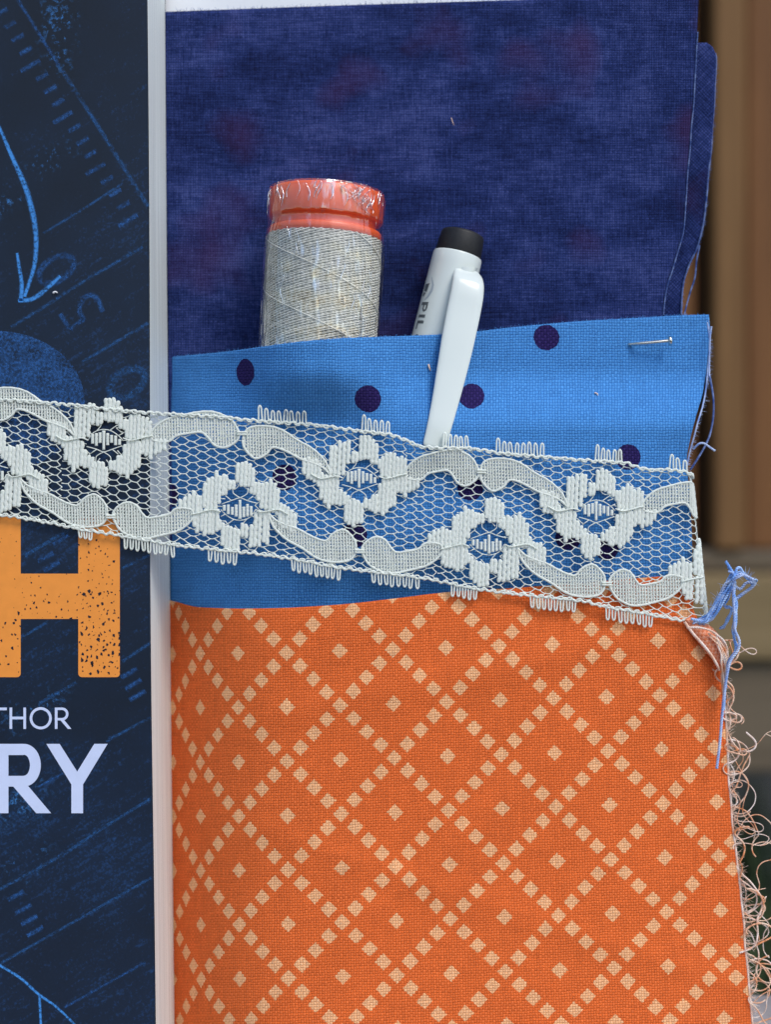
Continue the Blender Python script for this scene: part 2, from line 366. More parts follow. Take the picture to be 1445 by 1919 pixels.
for k in range(9000):
    x = rr.uniform(-.6, 1.6); y = FY+rr.uniform(-.22, .30); h = rr.uniform(.10, .38)*(1-.55*max(0, (FY-.05-y)/.17)); wd = rr.uniform(.003, .007); a = rr.uniform(0, 6.28); ln = rr.uniform(-.07, .07, 2)
    c, s_ = math.cos(a)*wd, math.sin(a)*wd; z = -.62
    gb.add([(x-c, y-s_, z), (x+c, y+s_, z), (x+ln[0]*.4+c*.7, y+ln[1]*.4+s_*.7, z+h*.6), (x+ln[0]*.4-c*.7, y+ln[1]*.4-s_*.7, z+h*.6), (x+ln[0], y+ln[1], z+h)], [(0, 1, 2, 3), (3, 2, 4)])
o = gb.build('grass', M['grass']); o['kind'] = 'stuff'; o['label'] = 'dark green grass growing under the wooden fence'; o['category'] = 'grass'

# ------------------------------------------------------------------ book
BT = 25.0
floor_py = lambda d: CY+(-LEDGE/S)*Q*D/(D+d)
fx = interp([(-130, 274), (0, 275), (640, 279), (1080, 281), (1919, 290), (2060, 291)])
bx = interp([(-130, 308), (0, 309), (640, 314), (1080, 318), (1919, 330), (2060, 332)])
book = thing('book', 'dark blue printed paperback with orange and pale lettering, left of the fabrics', 'book', tuple(P(-200, 0, 12)*np.array([1, 1, 0])+np.array([0, 0, LEDGE])))
def slab(edge, d0, d1, name, mat, left=-840, inset=0.0):
    """sheet whose right edge follows edge(py)"""
    g = MB(); ys = np.linspace(-110, 2052, 24); V = []; 
    for d in (d0, d1):
        for y in ys:
            yy = min(y, floor_py(d)-.5) if y > 1900 else y
            V += [P(left, yy, d), P(edge(yy)-inset, yy, d)]
    n = len(ys); f = []; o = 2*n
    for i in range(n-1):
        a = 2*i; f += [(a, a+2, a+3, a+1), (o+a, o+a+1, o+a+3, o+a+2), (a+1, a+3, o+a+3, o+a+1), (a, o+a, o+a+2, a+2)]
    f += [(0, 1, o+1, o), (2*n-2, o+2*n-2, o+2*n-1, 2*n-1)]
    g.add(V, f); return g.build(name, mat, book, smooth=False)
M['cover'] = cover_mat()
cover = slab(lambda y: fx(y), 0, .45, 'front_cover', M['cover'])
slab(lambda y: bx(y)+.5, BT-.45, BT, 'back_cover', M['cover'])
g = MB(); ys = np.linspace(-104, 2046, 40); V = []; UV = []
nt = 14; G = np.zeros((len(ys), nt, 3)); UVg = np.zeros((len(ys), nt, 2))
for i, y in enumerate(ys):
    for j in range(nt):
        t = j/(nt-1); d = .5+t*(BT-1); yy = min(y, floor_py(d)-1.5)
        ex = (fx(yy)+.8)*(1-t)+(bx(yy)-.4)*t+.8*math.sin(t*9+1)*math.sin(y*.004)
        G[i, j] = P(ex, yy, d); UVg[i, j] = (t, y/900)
g.grid(G, UVg)
for (r0, nm) in ((0, 0), (len(ys)-1, 1)):
    pass
Lg = np.zeros((len(ys), 2, 3)); 
for i, y in enumerate(ys):
    for j, d in enumerate((.5, BT-.5)): Lg[i, j] = P(-835, min(y, floor_py(d)-1.5), d)
g.grid(Lg[:, ::-1])
for i in (0, len(ys)-1): g.add([Lg[i, 0], G[i, 0], G[i, -1], Lg[i, 1]], [(0, 1, 2, 3)])
g.build('page_block', pages_mat(), book, smooth=False)
# printed marks: flat shapes a hair above the cover
INK = [-.05]
def flat(polys, name, mat, lift=.05, parent=None):
    """polys: list of outlines (convex-ish quads or fans) in reference pixels"""
    g = MB()
    for pl in polys:
        pl = np.asarray(pl, float)
        g.add(P(pl[:, 0], pl[:, 1], -lift), [tuple(range(len(pl)))], [(0, 0), (0, 0), (0, 1), (0, 1)] if len(pl) == 4 else [(0, .5)]*len(pl))
    o = g.build(name, mat, parent or cover, smooth=False); return o
def ribbon(pts, wd, n=24):
    c = curve(pts, n) if len(pts) > 2 else np.array(pts, float)
    t = np.gradient(c, axis=0); t /= np.linalg.norm(t, axis=1)[:, None]; nn = np.stack([-t[:, 1], t[:, 0]], 1)
    wd = np.interp(np.linspace(0, 1, len(c)), np.linspace(0, 1, len(np.atleast_1d(wd))), np.atleast_1d(wd))[:, None]/2
    a, b = c-nn*wd, c+nn*wd
    return [[a[i], a[i+1], b[i+1], b[i]] for i in range(len(c)-1)]
def ring(cx, cy, rx, ry, wd, rot=0, a0=0, a1=360, n=40):
    th = np.radians(np.linspace(a0, a1, n)); c, s_ = math.cos(R(rot)), math.sin(R(rot))
    def pt(k): x = (rx+k)*np.cos(th); y = (ry+k)*np.sin(th); return np.stack([cx+x*c-y*s_, cy+x*s_+y*c], 1)
    o, i = pt(wd/2), pt(-wd/2)
    return [[o[k], o[k+1], i[k+1], i[k]] for k in range(n-1)]
def smudge(cx, cy, rx, ry, rot, n=28):
    th = np.radians(np.linspace(0, 360, n)); c, s_ = math.cos(R(rot)), math.sin(R(rot)); out = []
    def pt(k, f): x, y = rx*f*math.cos(th[k]), ry*f*math.sin(th[k]); return (cx+x*c-y*s_, cy+x*s_+y*c)
    for k in range(n-1):
        out.append([pt(k, 1), pt(k+1, 1), pt(k+1, .02), pt(k, .02)])
    return out
def flat_half(polys, name, mat, lift):
    g = MB()
    for pl in polys:
        pl = np.asarray(pl, float); g.add(P(pl[:, 0], pl[:, 1], -lift), [(0, 1, 2, 3)], [(0, 0), (0, 0), (0, .5), (0, .5)])
    return g.build(name, mat, cover, smooth=False)
def rrect(x0, y0, x1, y1, r, corners=(1, 1, 1, 1)):
    out = []
    for k, (cx, cy, a) in enumerate(((x0, y0, 180), (x1, y0, 270), (x1, y1, 0), (x0, y1, 90))):
        if not corners[k]: out.append((cx, cy)); continue
        ox = cx+(r if k in (0, 3) else -r); oy = cy+(r if k in (0, 1) else -r)
        for q in range(6): an = R(a+q*18); out.append((ox+r*math.cos(an), oy+r*math.sin(an)))
    return out
def rag(poly, seed):   # slightly worn outline
    return poly
L1 = .06
hH = flat([rrect(-48, 968, 38, 1269, 7), rrect(146, 968, 224, 1269, 7), rrect(38, 1075, 146, 1160, 0, (0, 0, 0, 0))], 'letter', M['orange_letter'], L1)
hH['label'] = 'large speckled orange letter H'
sp = []; rs = np.random.RandomState(3)
def specks(x0, x1, y0, y1, step, size, keep):
    for yy in np.arange(y0, y1, step):
        for xx in np.arange(x0, x1, step):
            if rs.rand() > keep: continue
            cx, cy = xx+rs.uniform(-.42, .42)*step, yy+rs.uniform(-.42, .42)*step; m = rs.randint(5, 9); th = np.sort(rs.uniform(0, 6.28, m)); r = size*rs.uniform(.3, 1)**1.3
            sp.append([(cx+r*rs.uniform(.6, 1.1)*math.cos(a), cy+r*rs.uniform(.7, 1.35)*math.sin(a)) for a in th])
specks(152, 224, 1000, 1110, 12, 2.9, .8); specks(152, 226, 1110, 1190, 10.5, 3.9, .88); specks(152, 226, 1190, 1266, 10, 4.4, .95)
specks(44, 146, 1082, 1120, 15, 2.4, .6); specks(44, 146, 1118, 1156, 12, 3.2, .75); specks(-45, 36, 985, 1150, 17, 2.4, .6); specks(-45, 36, 1150, 1264, 13, 3.6, .8)
o = flat(sp, 'letter_wear', M['speck'], .11); o['kind'] = 'stuff'
PL = M['pale_letter']
flat([[(-26, 1326), (12, 1326), (12, 1331), (-26, 1331)], [(-9.5, 1331), (-4.5, 1331), (-4.5, 1366), (-9.5, 1366)]], 'letter', PL, L1)
flat([[(17, 1326), (22, 1326), (22, 1366), (17, 1366)], [(43, 1326), (48, 1326), (48, 1366), (43, 1366)], [(22, 1343), (43, 1343), (43, 1348), (22, 1348)]], 'letter', PL, L1)
flat(ring(75.5, 1346, 18.3, 18.3, 5), 'letter', PL, L1)
flat([[(102, 1326), (107, 1326), (107, 1366), (102, 1366)], [(107, 1326), (116, 1326), (116, 1330.6), (107, 1330.6)], [(107, 1345.5), (116, 1345.5), (116, 1350), (107, 1350)], [(112.5, 1350), (116, 1350), (120, 1349.8), (133, 1366), (126.5, 1366)]]+ring(116, 1338, 9.2, 9.7, 4.8, 0, -90, 90, 14), 'letter', PL, L1)
flat([[(-8, 1394), (15, 1394), (15, 1524), (-8, 1524)], [(15, 1394), (44, 1394), (44, 1415), (15, 1415)], [(15, 1454), (44, 1454), (44, 1474), (15, 1474)], [(24, 1474), (44, 1474), (52, 1473), (95, 1524), (67, 1524)]]+ring(44, 1434, 21.5, 29.8, 20.5, 0, -90, 90, 20), 'letter', PL, L1)
flat([[(86, 1394), (111, 1394), (144, 1446), (144, 1470), (133, 1470)], [(201, 1394), (155, 1470), (144, 1470), (144, 1446), (176, 1394)], [(133, 1470), (155, 1470), (155, 1524), (133, 1524)]], 'letter', PL, L1)
# chalk arrow, scale lines and numerals printed on the cover
L0 = .03
flat(ribbon([(-14, 214), (0, 243), (20, 290), (37, 327), (50, 360), (62, 407), (67, 450), (63, 500), (45, 556)], [6, 9, 12, 13, 11, 8]), 'printed_arrow', M['chalk_bright'], L0+.03)
flat(ribbon([(31, 474), (35, 500), (40, 533), (38, 564)], [7, 11])+ribbon([(33, 564), (60, 560), (87, 541), (112, 517)], [9, 11, 8]), 'printed_arrow_head', M['chalk_bright'], L0+.04)
for pts, wd, mt in (([(20, -20), (110, 123)], 8, 'chalk_faint'), ([(110, 123), (187, 243), (277, 387)], 10, 'chalk_mid'), ([(80, 437), (150, 395), (230, 343)], 6, 'chalk_mid'), ([(20, 613), (90, 570), (157, 527), (267, 463)], 8, 'chalk_mid'), ([(150, 680), (210, 645), (277, 605)], 8, 'chalk_mid'),
                    ([(-5, 1668), (106, 1608), (198, 1548), (281, 1497)], 8, 'chalk_mid'), ([(-5, 1808), (142, 1725), (282, 1645)], 7, 'chalk_mid'), ([(120, 1888), (272, 1803)], 6, 'chalk_faint'), ([(71, 1474), (117, 1449)], 6, 'chalk_faint'), ([(198, 1389), (281, 1345)], 7, 'chalk_mid'), ([(70, 1320), (142, 1279)], 8, 'chalk_mid'),
                    ([(45, 1042), (140, 985)], 9, 'chalk_mid'), ([(38, 1195), (90, 1165)], 7, 'chalk_mid'), ([(228, 1065), (280, 1040)], 7, 'chalk_mid'), ([(228, 1240), (281, 1205)], 8, 'chalk_mid')):
    flat(ribbon(pts, wd), 'printed_scale_line', M[mt], L0)
for k in range(-1, 17):
    t = k/16.; bxx, byy = 33+t*244-12, 0+t*387+10
    ln = 26 if k % 4 else 42
    flat(ribbon([(bxx-8, byy+6), (bxx-8-ln*.86, byy+6+ln*.5)], 11), 'printed_tick_mark', M['chalk_faint'], L0+.01)
for (x, y) in ((28, 1679), (42, 1704), (53, 1725), (64, 1746), (240, 1262), (248, 1283), (256, 1304), (84, 1045), (95, 1062), (112, 1012)):
    flat(ribbon([(x+16, y-9), (x-14, y+8)], 11), 'printed_tick_mark', M['chalk_faint'], L0+.01)
for k, (x, y, rx_, ry_, ro_) in enumerate(((95, 300, 80, 34, -30), (5, 385, 60, 26, -25), (110, 60, 50, 120, 0), (30, 1500, 90, 60, -30), (60, 1330, 90, 40, -30), (40, 1620, 80, 50, -30))):
    flat_half(smudge(x, y, rx_, ry_, ro_), 'printed_smudge', M['chalk_speck'], L0-.015-k*.001)
flat(ring(105, 505, 36, 21, 15, -32), 'printed_numeral', M['chalk_faint'], L0+.015)
flat(ribbon([(112, 588), (130, 618)], 11)+ribbon([(130, 616), (157, 598)], 12)+ribbon([(157, 600), (148, 580), (160, 556), (180, 558), (192, 585)], 12), 'printed_numeral', M['chalk_faint'], L0+.015)
flat(ring(238, 718, 36, 22, 19, -32), 'printed_numeral', M['chalk_mid'], L0+.015)
th = np.radians(np.linspace(0, 360, 60))
flat([[(-10+168*math.cos(a), 752+132*math.sin(a)) for a in th[:-1]]], 'printed_disc', M['chalk_disc'], L0-.01)
flat(ribbon([(-12, 1803), (0, 1810), (39, 1834), (71, 1863), (106, 1888), (150, 1932), (190, 1985)], [5, 7, 6, 5])+ribbon([(73, 1866), (76, 1925), (78, 1990)], 6), 'printed_arrow_curve', M['chalk_bright'], L0+.03)

# ------------------------------------------------------------------ fabrics
B = interp([(250, 25.6), (302, 25.6), (316, 24.6), (335, 20.5), (360, 15.2), (400, 8.8), (450, 3.6), (500, .6), (560, -.9), (650, -1.4), (800, -.9), (1000, 1.0), (1200, 4), (1330, 6.5), (1420, 8.5)])
BTOP = interp([(250, 25.7), (300, 25.7), (314, 25), (335, 22), (360, 18), (400, 12.3), (450, 4.4), (480, -1.2), (520, -6.5), (570, -9.6), (620, -9.8), (670, -7.2), (710, -2.6), (760, 3), (820, 5.6), (860, 6.9), (950, 9.3), (1050, 12), (1200, 14), (1340, 15)])
NAVY = interp([(250, 25.4), (320, 25.2), (700, 25), (900, 24), (1100, 22), (1350, 19)])
lace_mid = interp([(-200, 838), (0, 857), (310, 898), (680, 938), (1000, 985), (1296, 1026), (1420, 1045)])
def blue_d(px, py):
    w_ = 1-sstep(690, 808, py)
    d = 1.0+B(px)*(1-w_)+BTOP(px)*w_
    g_ = np.exp(-((py-lace_mid(px))/85.)**2)*sstep(330, 520, px)
    d = d+.3*g_
    d = d+.28*wob(px/85., py/50., 4)*sstep(330, 480, px)
    d = d+5.2*sstep(960, 1150, py)*sstep(330, 480, px)*(1-.5*sstep(900, 1200, px))
    d = d+2.5*np.exp(-((px-1290)/60.)**2)*sstep(760, 900, py)
    return d
orim = interp([(250, 1122), (318, 1128), (370, 1140), (450, 1143), (520, 1142), (640, 1135), (740, 1124), (840, 1112), (950, 1105), (1050, 1098), (1150, 1090), (1250, 1082), (1310, 1080)])
def orange_d(px, py):
    d = B(px)+.9*wob(px/130., py/170., 9)*sstep(330, 500, px)+.28*wob(px/55., py/48., 12)*sstep(330, 500, px)
    for (a_, c_, w_, h_) in ((12, 1420, 34, .55), (-18, 1330, 26, .4), (78, 1010, 40, .5), (40, 1760, 30, .45)):
        q = px*math.sin(R(a_))+py*math.cos(R(a_)); d = d-h_*np.exp(-((q-c_)/w_)**2)*sstep(380, 560, px)
    e = np.clip(py-orim(px), 0, 999)
    d = d+.9*np.exp(-e/60.)*sstep(400, 600, px)
    return d
def uvmap(px, py, dfun, x_anchor=520.):
    """UV in reference pixels: as seen right of the anchor, along the cloth left of it"""
    xs = np.linspace(x_anchor, 250, 120)
    out = np.array(px, float).copy()
    p = P(xs, np.full_like(xs, 1400. if dfun is orange_d else 740.), dfun(xs, np.full_like(xs, 1400. if dfun is orange_d else 740.)))
    p[:, 2] = 0
    s_ = np.concatenate([[0], np.cumsum(np.linalg.norm(np.diff(p, axis=0), axis=1))])/S*Q
    left = px < x_anchor
    out[left] = x_anchor-np.interp(-px[left], -xs, s_)
    return out
def fabric(px, py, dfun, mat, name, parent, uvf, thick=.35, rim=True):
    """px,py grids; first row is the fold line: a rolled hem is added behind it"""
    d = dfun(px, py); G = P(px, py, d); uv = uvf(px, py)
    if rim:
        rows = []; uvr = []
        for k in range(7, 0, -1):
            a = math.pi*k/7; r = 1.1
            rows.append(P(px[0], py[0]+(-(math.sin(a))*r*Q*.55)+(k/7.)**3*30, d[0]+r*(1-math.cos(a)))); uvr.append(uv[0]-np.array([0, k*3.0+((k/7.)**3*30)]))
        G = np.concatenate([np.array(rows), G]); uv = np.concatenate([np.array(uvr), uv])
    g = MB(); g.grid(G, uv); o = g.build(name, mat, parent); solid(o, thick); return o
# --- navy
navy = thing('navy_fabric', 'dark navy crosshatch fabric hanging behind the spool and pen', 'fabric', tuple(P(800, 0, 24)*np.array([1, 1, 0])+np.array([0, 0, LEDGE])))
M['navy'] = cloth_navy()
def navy_d(px, py): return NAVY(px)-.5*(1+wob(px/190., py/230., 21))-.7*np.exp(-((px-1290)/60.)**2)-.35*wob(px/60., py/80., 8)*sstep(1000, 1250, px)
ntop = interp([(250, 24), (310, 22), (640, 10), (960, 0), (1310, -14)])
nright = interp([(-20, 1312), (75, 1307), (160, 1303), (330, 1290), (430, 1282), (500, 1262), (540, 1250), (600, 1243), (760, 1238)])
def rgrid(xl, xr, y0f, y1, nx, ny, warp=None):
    sx = np.linspace(0, 1, nx); sy = np.linspace(0, 1, ny); px = np.zeros((ny, nx)); py = np.zeros((ny, nx))
    for i, b_ in enumerate(sy):
        yref = y0f(900)+(y1-y0f(900))*b_ if callable(y0f) else y0f+(y1-y0f)*b_
        x1 = xr(yref); px[i] = xl+(x1-xl)*sx
        py[i] = (y0f(px[i]) if callable(y0f) else y0f)*(1-b_)+y1*b_
    return px, py
px, py = rgrid(262, nright, ntop, 1020, 150, 120)
fabric(px, py, navy_d, M['navy'], 'front_layer', navy, lambda a, b: np.stack([a, b], -1), .35, False)
uright = interp([(78, 1322), (84, 1333), (95, 1340), (110, 1343), (160, 1341), (250, 1336), (330, 1329), (400, 1322), (460, 1309), (500, 1290), (530, 1281), (590, 1277), (760, 1272)])
px, py = rgrid(1120, uright, 80., 760, 40, 90)
fabric(px, py, lambda a, b: navy_d(a, b)+1.3+.5*wob(a/40., b/60., 3), M['navy'], 'under_layer', navy, lambda a, b: np.stack([a*.7+b*.7+300, b*.7-a*.7], -1), .35, False)
def along(f, y0, y1, dfun, dd, n=60, jit=.8):
    y = np.linspace(y0, y1, n); x = f(y)+jit*wob(y/11., y*0, 5); return P(x, y, dfun(x, y)+dd)
g = MB(); twist(g, along(uright, 100, 590, lambda a, b: navy_d(a, b)+1.3, .1), 2.0); g.build('edge_thread', M['th_navy'], navy)
g = MB(); twist(g, along(nright, 60, 590, navy_d, -.15), 1.5); g.build('edge_thread', M['th_navy'], navy)
g = MB(); twist(g, P(*curve([(1312, 460, 20), (1306, 490, 20), (1303, 520, 20.5), (1295, 545, 20.5), (1288, 570, 20), (1283, 592, 19)], 40).T), 1.8); g.build('frayed_thread', M['th_navy'], navy)
# --- blue
brim = interp([(250, 676), (312, 672), (400, 664), (480, 654), (560, 643), (650, 636), (760, 632), (850, 628), (960, 616), (1080, 605), (1200, 598), (1290, 593), (1330, 592)])
bright = interp([(592, 1324), (615, 1328), (640, 1331), (700, 1327), (760, 1318), (800, 1306), (850, 1293), (880, 1288), (950, 1294), (1050, 1298), (1250, 1298)])
blue_uv = lambda a, b: np.stack([uvmap(a, b, blue_d), b], -1)
dots = []
for (x, y, r) in ((460, 698, 25), (690, 748, 25), (885, 743, 23.5), (1025, 633, 24), (1178, 858, 24), (533, 895, 24), (882, 915, 24), (665, 1003, 24), (1066, 1008, 24), (1138, 1028, 23), (322, 930, 22)):
    u_ = blue_uv(np.array([[float(x)]]), np.array([[float(y)]]))[0, 0]; dots.append((u_[0], u_[1], r))
blue = thing('blue_fabric', 'bright blue cotton pocket with navy dots, behind the lace', 'fabric', tuple(P(800, 0, 6)*np.array([1, 1, 0])+np.array([0, 0, LEDGE])))
M['blue'] = cloth_blue(dots)
px, py = rgrid(262, bright, brim, 1290, 210, 130)
fabric(px, py, blue_d, M['blue'], 'pocket_panel', blue, blue_uv)
g = MB(); twist(g, along(bright, 604, 885, blue_d, 0), 1.8, 1/7.); g.build('edge_thread', M['th_pale'], blue)
def fray(parent, mat, pts, r=2.2, tp=1/9.):
    g = MB(); p = curve(pts, 60); twist(g, P(p[:, 0], p[:, 1], p[:, 2]), r, tp); return g.build('frayed_thread', mat, parent)
fray(blue, M['th_pale'], [(1334, 612, 14), (1331, 640, 14), (1330, 690, 14), (1331, 715, 13)], 1.9)
fray(blue, M['th_navy'], [(1331, 705, 13), (1337, 740, 12), (1338, 775, 11), (1332, 812, 10), (1322, 836, 9), (1308, 860, 8), (1295, 880, 8)], 2.2)
fray(blue, M['th_pale'], [(1300, 842, 8), (1310, 832, 7), (1320, 831, 7), (1332, 839, 7), (1341, 845, 7)], 2.2)
tuft = [[(1300, 1166, 4), (1325, 1158, 3), (1345, 1125, 2), (1362, 1095, 1), (1378, 1082, 0), (1388, 1076, 0), (1402, 1081, 0), (1416, 1090, 1), (1410, 1101, 2), (1396, 1110, 3), (1380, 1122, 3)],
        [(1306, 1168, 4), (1332, 1152, 3), (1352, 1122, 2), (1368, 1095, 1), (1376, 1080, 0), (1370, 1066, 0), (1361, 1052, 1)],
        [(1310, 1170, 4), (1338, 1155, 3), (1356, 1128, 2), (1371, 1100, 1.5), (1380, 1070, 1), (1387, 1064, 2), (1394, 1074, 3), (1411, 1096, 3), (1392, 1114, 3.5), (1379, 1124, 3.5)],
        [(1316, 1166, 5), (1340, 1140, 4), (1357, 1112, 3), (1369, 1090, 2), (1376, 1088, 1), (1375, 1115, 1), (1377, 1150, 1), (1378, 1180, 1), (1386, 1200, 1), (1384, 1218, 1), (1370, 1238, 1), (1364, 1260, 1), (1358, 1300, 2), (1354, 1340, 3), (1350, 1390, 3), (1344, 1440, 3)],
        [(1372, 1092, 1), (1379, 1130, 1.5), (1380, 1165, 1.5), (1376, 1190, 2), (1380, 1215, 2), (1373, 1232, 2), (1366, 1250, 2), (1360, 1285, 3), (1357, 1330, 4)],
        [(1371, 1100, 3), (1366, 1120, 4), (1358, 1135, 4), (1372, 1140, 3), (1366, 1160, 3), (1358, 1172, 4), (1350, 1178, 5)],
        [(1318, 1172, 5), (1330, 1148, 4), (1350, 1130, 3), (1360, 1110, 3), (1375, 1098, 2), (1388, 1104, 3), (1400, 1092, 3), (1414, 1094, 2), (1402, 1106, 3), (1384, 1118, 4)],
        [(1296, 1160, 3), (1320, 1163, 3), (1338, 1145, 3), (1348, 1118, 2), (1360, 1104, 2), (1372, 1078, 1), (1366, 1062, 1)]]
for k, pts in enumerate(tuft): fray(blue, M['th_blue'] if k % 3 else M['th_pale'], pts, 2.9, 1/10.)
rt = np.random.RandomState(4)
for pts in tuft+tuft[:4]: fray(blue, M['th_pale'] if rt.rand() < .4 else M['th_blue'], [(a+rt.uniform(-5, 5), b+rt.uniform(-5, 5), c+rt.uniform(-1, 2)) for a, b, c in pts[:rt.randint(5, len(pts)+1)]], rt.uniform(1.2, 2.2), 1/8.)
# --- orange
oright = interp([(1080, 1300), (1165, 1300), (1180, 1306), (1200, 1322), (1225, 1340), (1250, 1352), (1300, 1357), (1440, 1365), (1560, 1376), (1700, 1392), (1919, 1410), (2010, 1417)])
def orange_uv(a, b):
    u_ = uvmap(a, b, orange_d); s_ = np.clip((a-537)/580., 0, 1.6)
    v_ = (b-1224)+.032*(a-537)*np.where(a < 537, .3, 1)
    u_ = u_-537.5-.020*(b-1224)*s_-.006*(b-1224)
    return np.stack([u_/199.5*200, v_/203.5*202.8], -1)
orange = thing('orange_fabric', 'orange cotton pocket printed with rows of pale diamonds, frayed right edge', 'fabric', tuple(P(850, 0, 3)*np.array([1, 1, 0])+np.array([0, 0, LEDGE])))
M['orange'] = cloth_orange()
px, py = rgrid(262, oright, orim, 2010, 220, 190)
fabric(px, py, orange_d, M['orange'], 'pocket_panel', orange, orange_uv)
# turned-back corner under the thread tuft
g = MB(); n = 26; G = np.zeros((n, 9, 3)); UVc = np.zeros((n, 9, 2))
for i in range(n):
    t = i/(n-1); x0 = 1282+t*76; y0 = 1164+t*92+8*math.sin(t*3.1); wd = 34*math.sin(min(1, t*1.05+.03)*math.pi)**.6+3
    for j in range(9):
        s_ = j/8.; G[i, j] = P(x0+wd*s_*.80, y0-wd*s_*.72, 4.5-2.6*math.sin(s_*2.6)+3.0*s_); UVc[i, j] = (t*130+4000, s_*30+37)
g.grid(G, UVc)
t_ = NT('orange_cloth_back'); h_, sg_, *_r = weave(t_, 4.9); finish_cloth(t_, t_.mix(sg_, (.74, .22, .10), (.84, .36, .22)), h_, 4.9)
solid(g.build('turned_corner', t_.m, orange), .35)
fray(orange, M['th_peach'], [(1284, 1166, 2.5), (1300, 1188, 2.2), (1318, 1208, 2), (1335, 1230, 2.5), (1350, 1256, 4)], 3.0)
fray(orange, M['th_peach'], [(1288, 1176, 2.3), (1310, 1176, 2), (1330, 1181, 2), (1345, 1190, 3), (1357, 1205, 3), (1364, 1225, 3), (1368, 1240, 4)], 2.2)
ro = np.random.RandomState(23)
for k in range(7):
    o1 = ro.uniform(-5, 5, 6); fray(orange, M['th_orange'] if k % 2 else M['th_peach'], [(1335+o1[0]*2, 1184+k*3, 3), (1352+o1[1], 1200+k*4, 2.5), (1362+o1[2]-k, 1225+o1[3]+k*3, 3), (1362+o1[4]-k, 1255+k*4, 4), (1357, 1285+k*5, 5)], 1.9)
g = MB(); twist(g, along(oright, 1262, 1960, orange_d, .1, 160, 1.2), 2.6, 1/8.); g.build('edge_thread', M['th_peach'], orange)
y = 1250
for k in range(44):
    y = 1236+k*15.9+ro.uniform(-8, 8); x = float(oright(y))-2; d = float(orange_d(np.array([x]), np.array([y]))[0])+.4
    hd = ro.uniform(-1.1, 1.1); pts = [(x-3, y, d+.3)]; cur = ro.uniform(-.05, .05); n = ro.randint(18, 56); span = 36+24*math.sin(k*.9)+(26 if y > 1560 else 0)
    dd = 0
    for q in range(n):
        cur += ro.uniform(-.035, .035); cur = max(-.062, min(.062, cur)); hd += cur*3.0
        x0, y0, _ = pts[-1]; over = (x0-float(oright(y0)))
        if over > span: hd += .5*math.sin(math.pi-hd)+.25
        if over < 4 and q > 4: hd += -.6*math.sin(hd)
        dd += ro.uniform(-.35, .35); dd = max(-3, min(4, dd))
        pts.append((x0+4.2*math.cos(hd), y0+4.2*math.sin(hd), d+dd))
    p = np.array(pts); p[:, 1] = np.maximum(p[:, 1], 1200)
    g = MB(); twist(g, P(p[:, 0], p[:, 1], p[:, 2]), ro.choice([.9, 1.2, 1.6, 2.0]), 1/7.); g.build('frayed_thread', M['th_peach'] if k % 3 == 0 else M['th_orange'], orange)
def fuzz(pts, n, ln, mat, parent, seed, out):
    """short loose fibres standing off an edge"""
    r = np.random.RandomState(seed); g = MB()
    for k in range(n):
        i = r.uniform(0, len(pts)-1.01); a = pts[int(i)]*(1-i % 1)+pts[int(i)+1]*(i % 1); l = ln*r.uniform(.3, 1.2)/Q*S
        dr = np.array([out[0]+r.uniform(-.8, .8), r.uniform(-.8, .5), out[1]+r.uniform(-.8, .8)]); dr /= np.linalg.norm(dr); bend = r.uniform(-.5, .5, 3)
        q = np.array([a, a+dr*l*.5, a+(dr+bend*.6)*l]); g.tube(q, np.array([.35, .3, .12])/Q*S, 3)
    o = g.build('edge_fuzz', mat, parent); o['kind'] = 'stuff'
xs = np.linspace(330, 1322, 200); fuzz(P(xs, brim(xs)-2, blue_d(xs, brim(xs))+.3), 420, 4.5, M['th_fuzz'], blue, 1, (0, 1))
ys_ = np.linspace(600, 880, 60); fuzz(P(bright(ys_), ys_, blue_d(bright(ys_), ys_)), 160, 8, M['th_pale'], blue, 2, (1, 0))
ys_ = np.linspace(1250, 1950, 120); fuzz(P(oright(ys_), ys_, orange_d(oright(ys_), ys_)), 600, 16, M['th_peach'], orange, 3, (1, 0))
xs = np.linspace(330, 1300, 200); fuzz(P(xs, ntop(xs), navy_d(xs, ntop(xs))), 300, 7, M['th_navy'], navy, 4, (0, 1))
ys_ = np.linspace(100, 590, 60); fuzz(P(uright(ys_), ys_, navy_d(uright(ys_), ys_)+1.3), 200, 6, M['th_navy'], navy, 5, (1, 0))
fuzz(P(np.array([1318, 1345, 1372, 1390, 1412]), np.array([1160, 1125, 1085, 1075, 1092]), np.array([3, 2, 1, 0, 1.])), 90, 16, M['th_blue'], blue, 6, (0, .4))

# ------------------------------------------------------------------ thread spool
SR = 15.7*S
top = Vector(P(613, 362, 8.0)); bot = Vector(P(594, 712, 9.4)); ax = (top-bot).normalized()
ex_ = Vector((1, 0, 0)); ex_ = (ex_-ax*ex_.dot(ax)).normalized(); ey_ = ax.cross(ex_)
Hs = (top-bot).length
spool = thing('thread_spool', 'spool of pale grey thread with orange cap in clear shrink wrap', 'spool', tuple(bot))
def cyl(r, z, th):  # z measured down from the top, metres
    r = np.asarray(r)[..., None]; th = np.asarray(th)[..., None]; z = np.asarray(z)[..., None]
    return np.array(top)+(-z)*np.array(ax)+r*(np.cos(th)*np.array(ex_)+np.sin(th)*np.array(ey_))
def lathe(prof, name, mat, n=72, parent=spool):
    pr = np.array(prof)*S; th = np.linspace(0, 2*math.pi, n, endpoint=False)
    G = cyl(np.repeat(pr[:, :1], n, 1), np.repeat(pr[:, 1:], n, 1), np.tile(th, (len(pr), 1)))
    g = MB(); g.grid(G, None, True); return g.build(name, mat, parent)
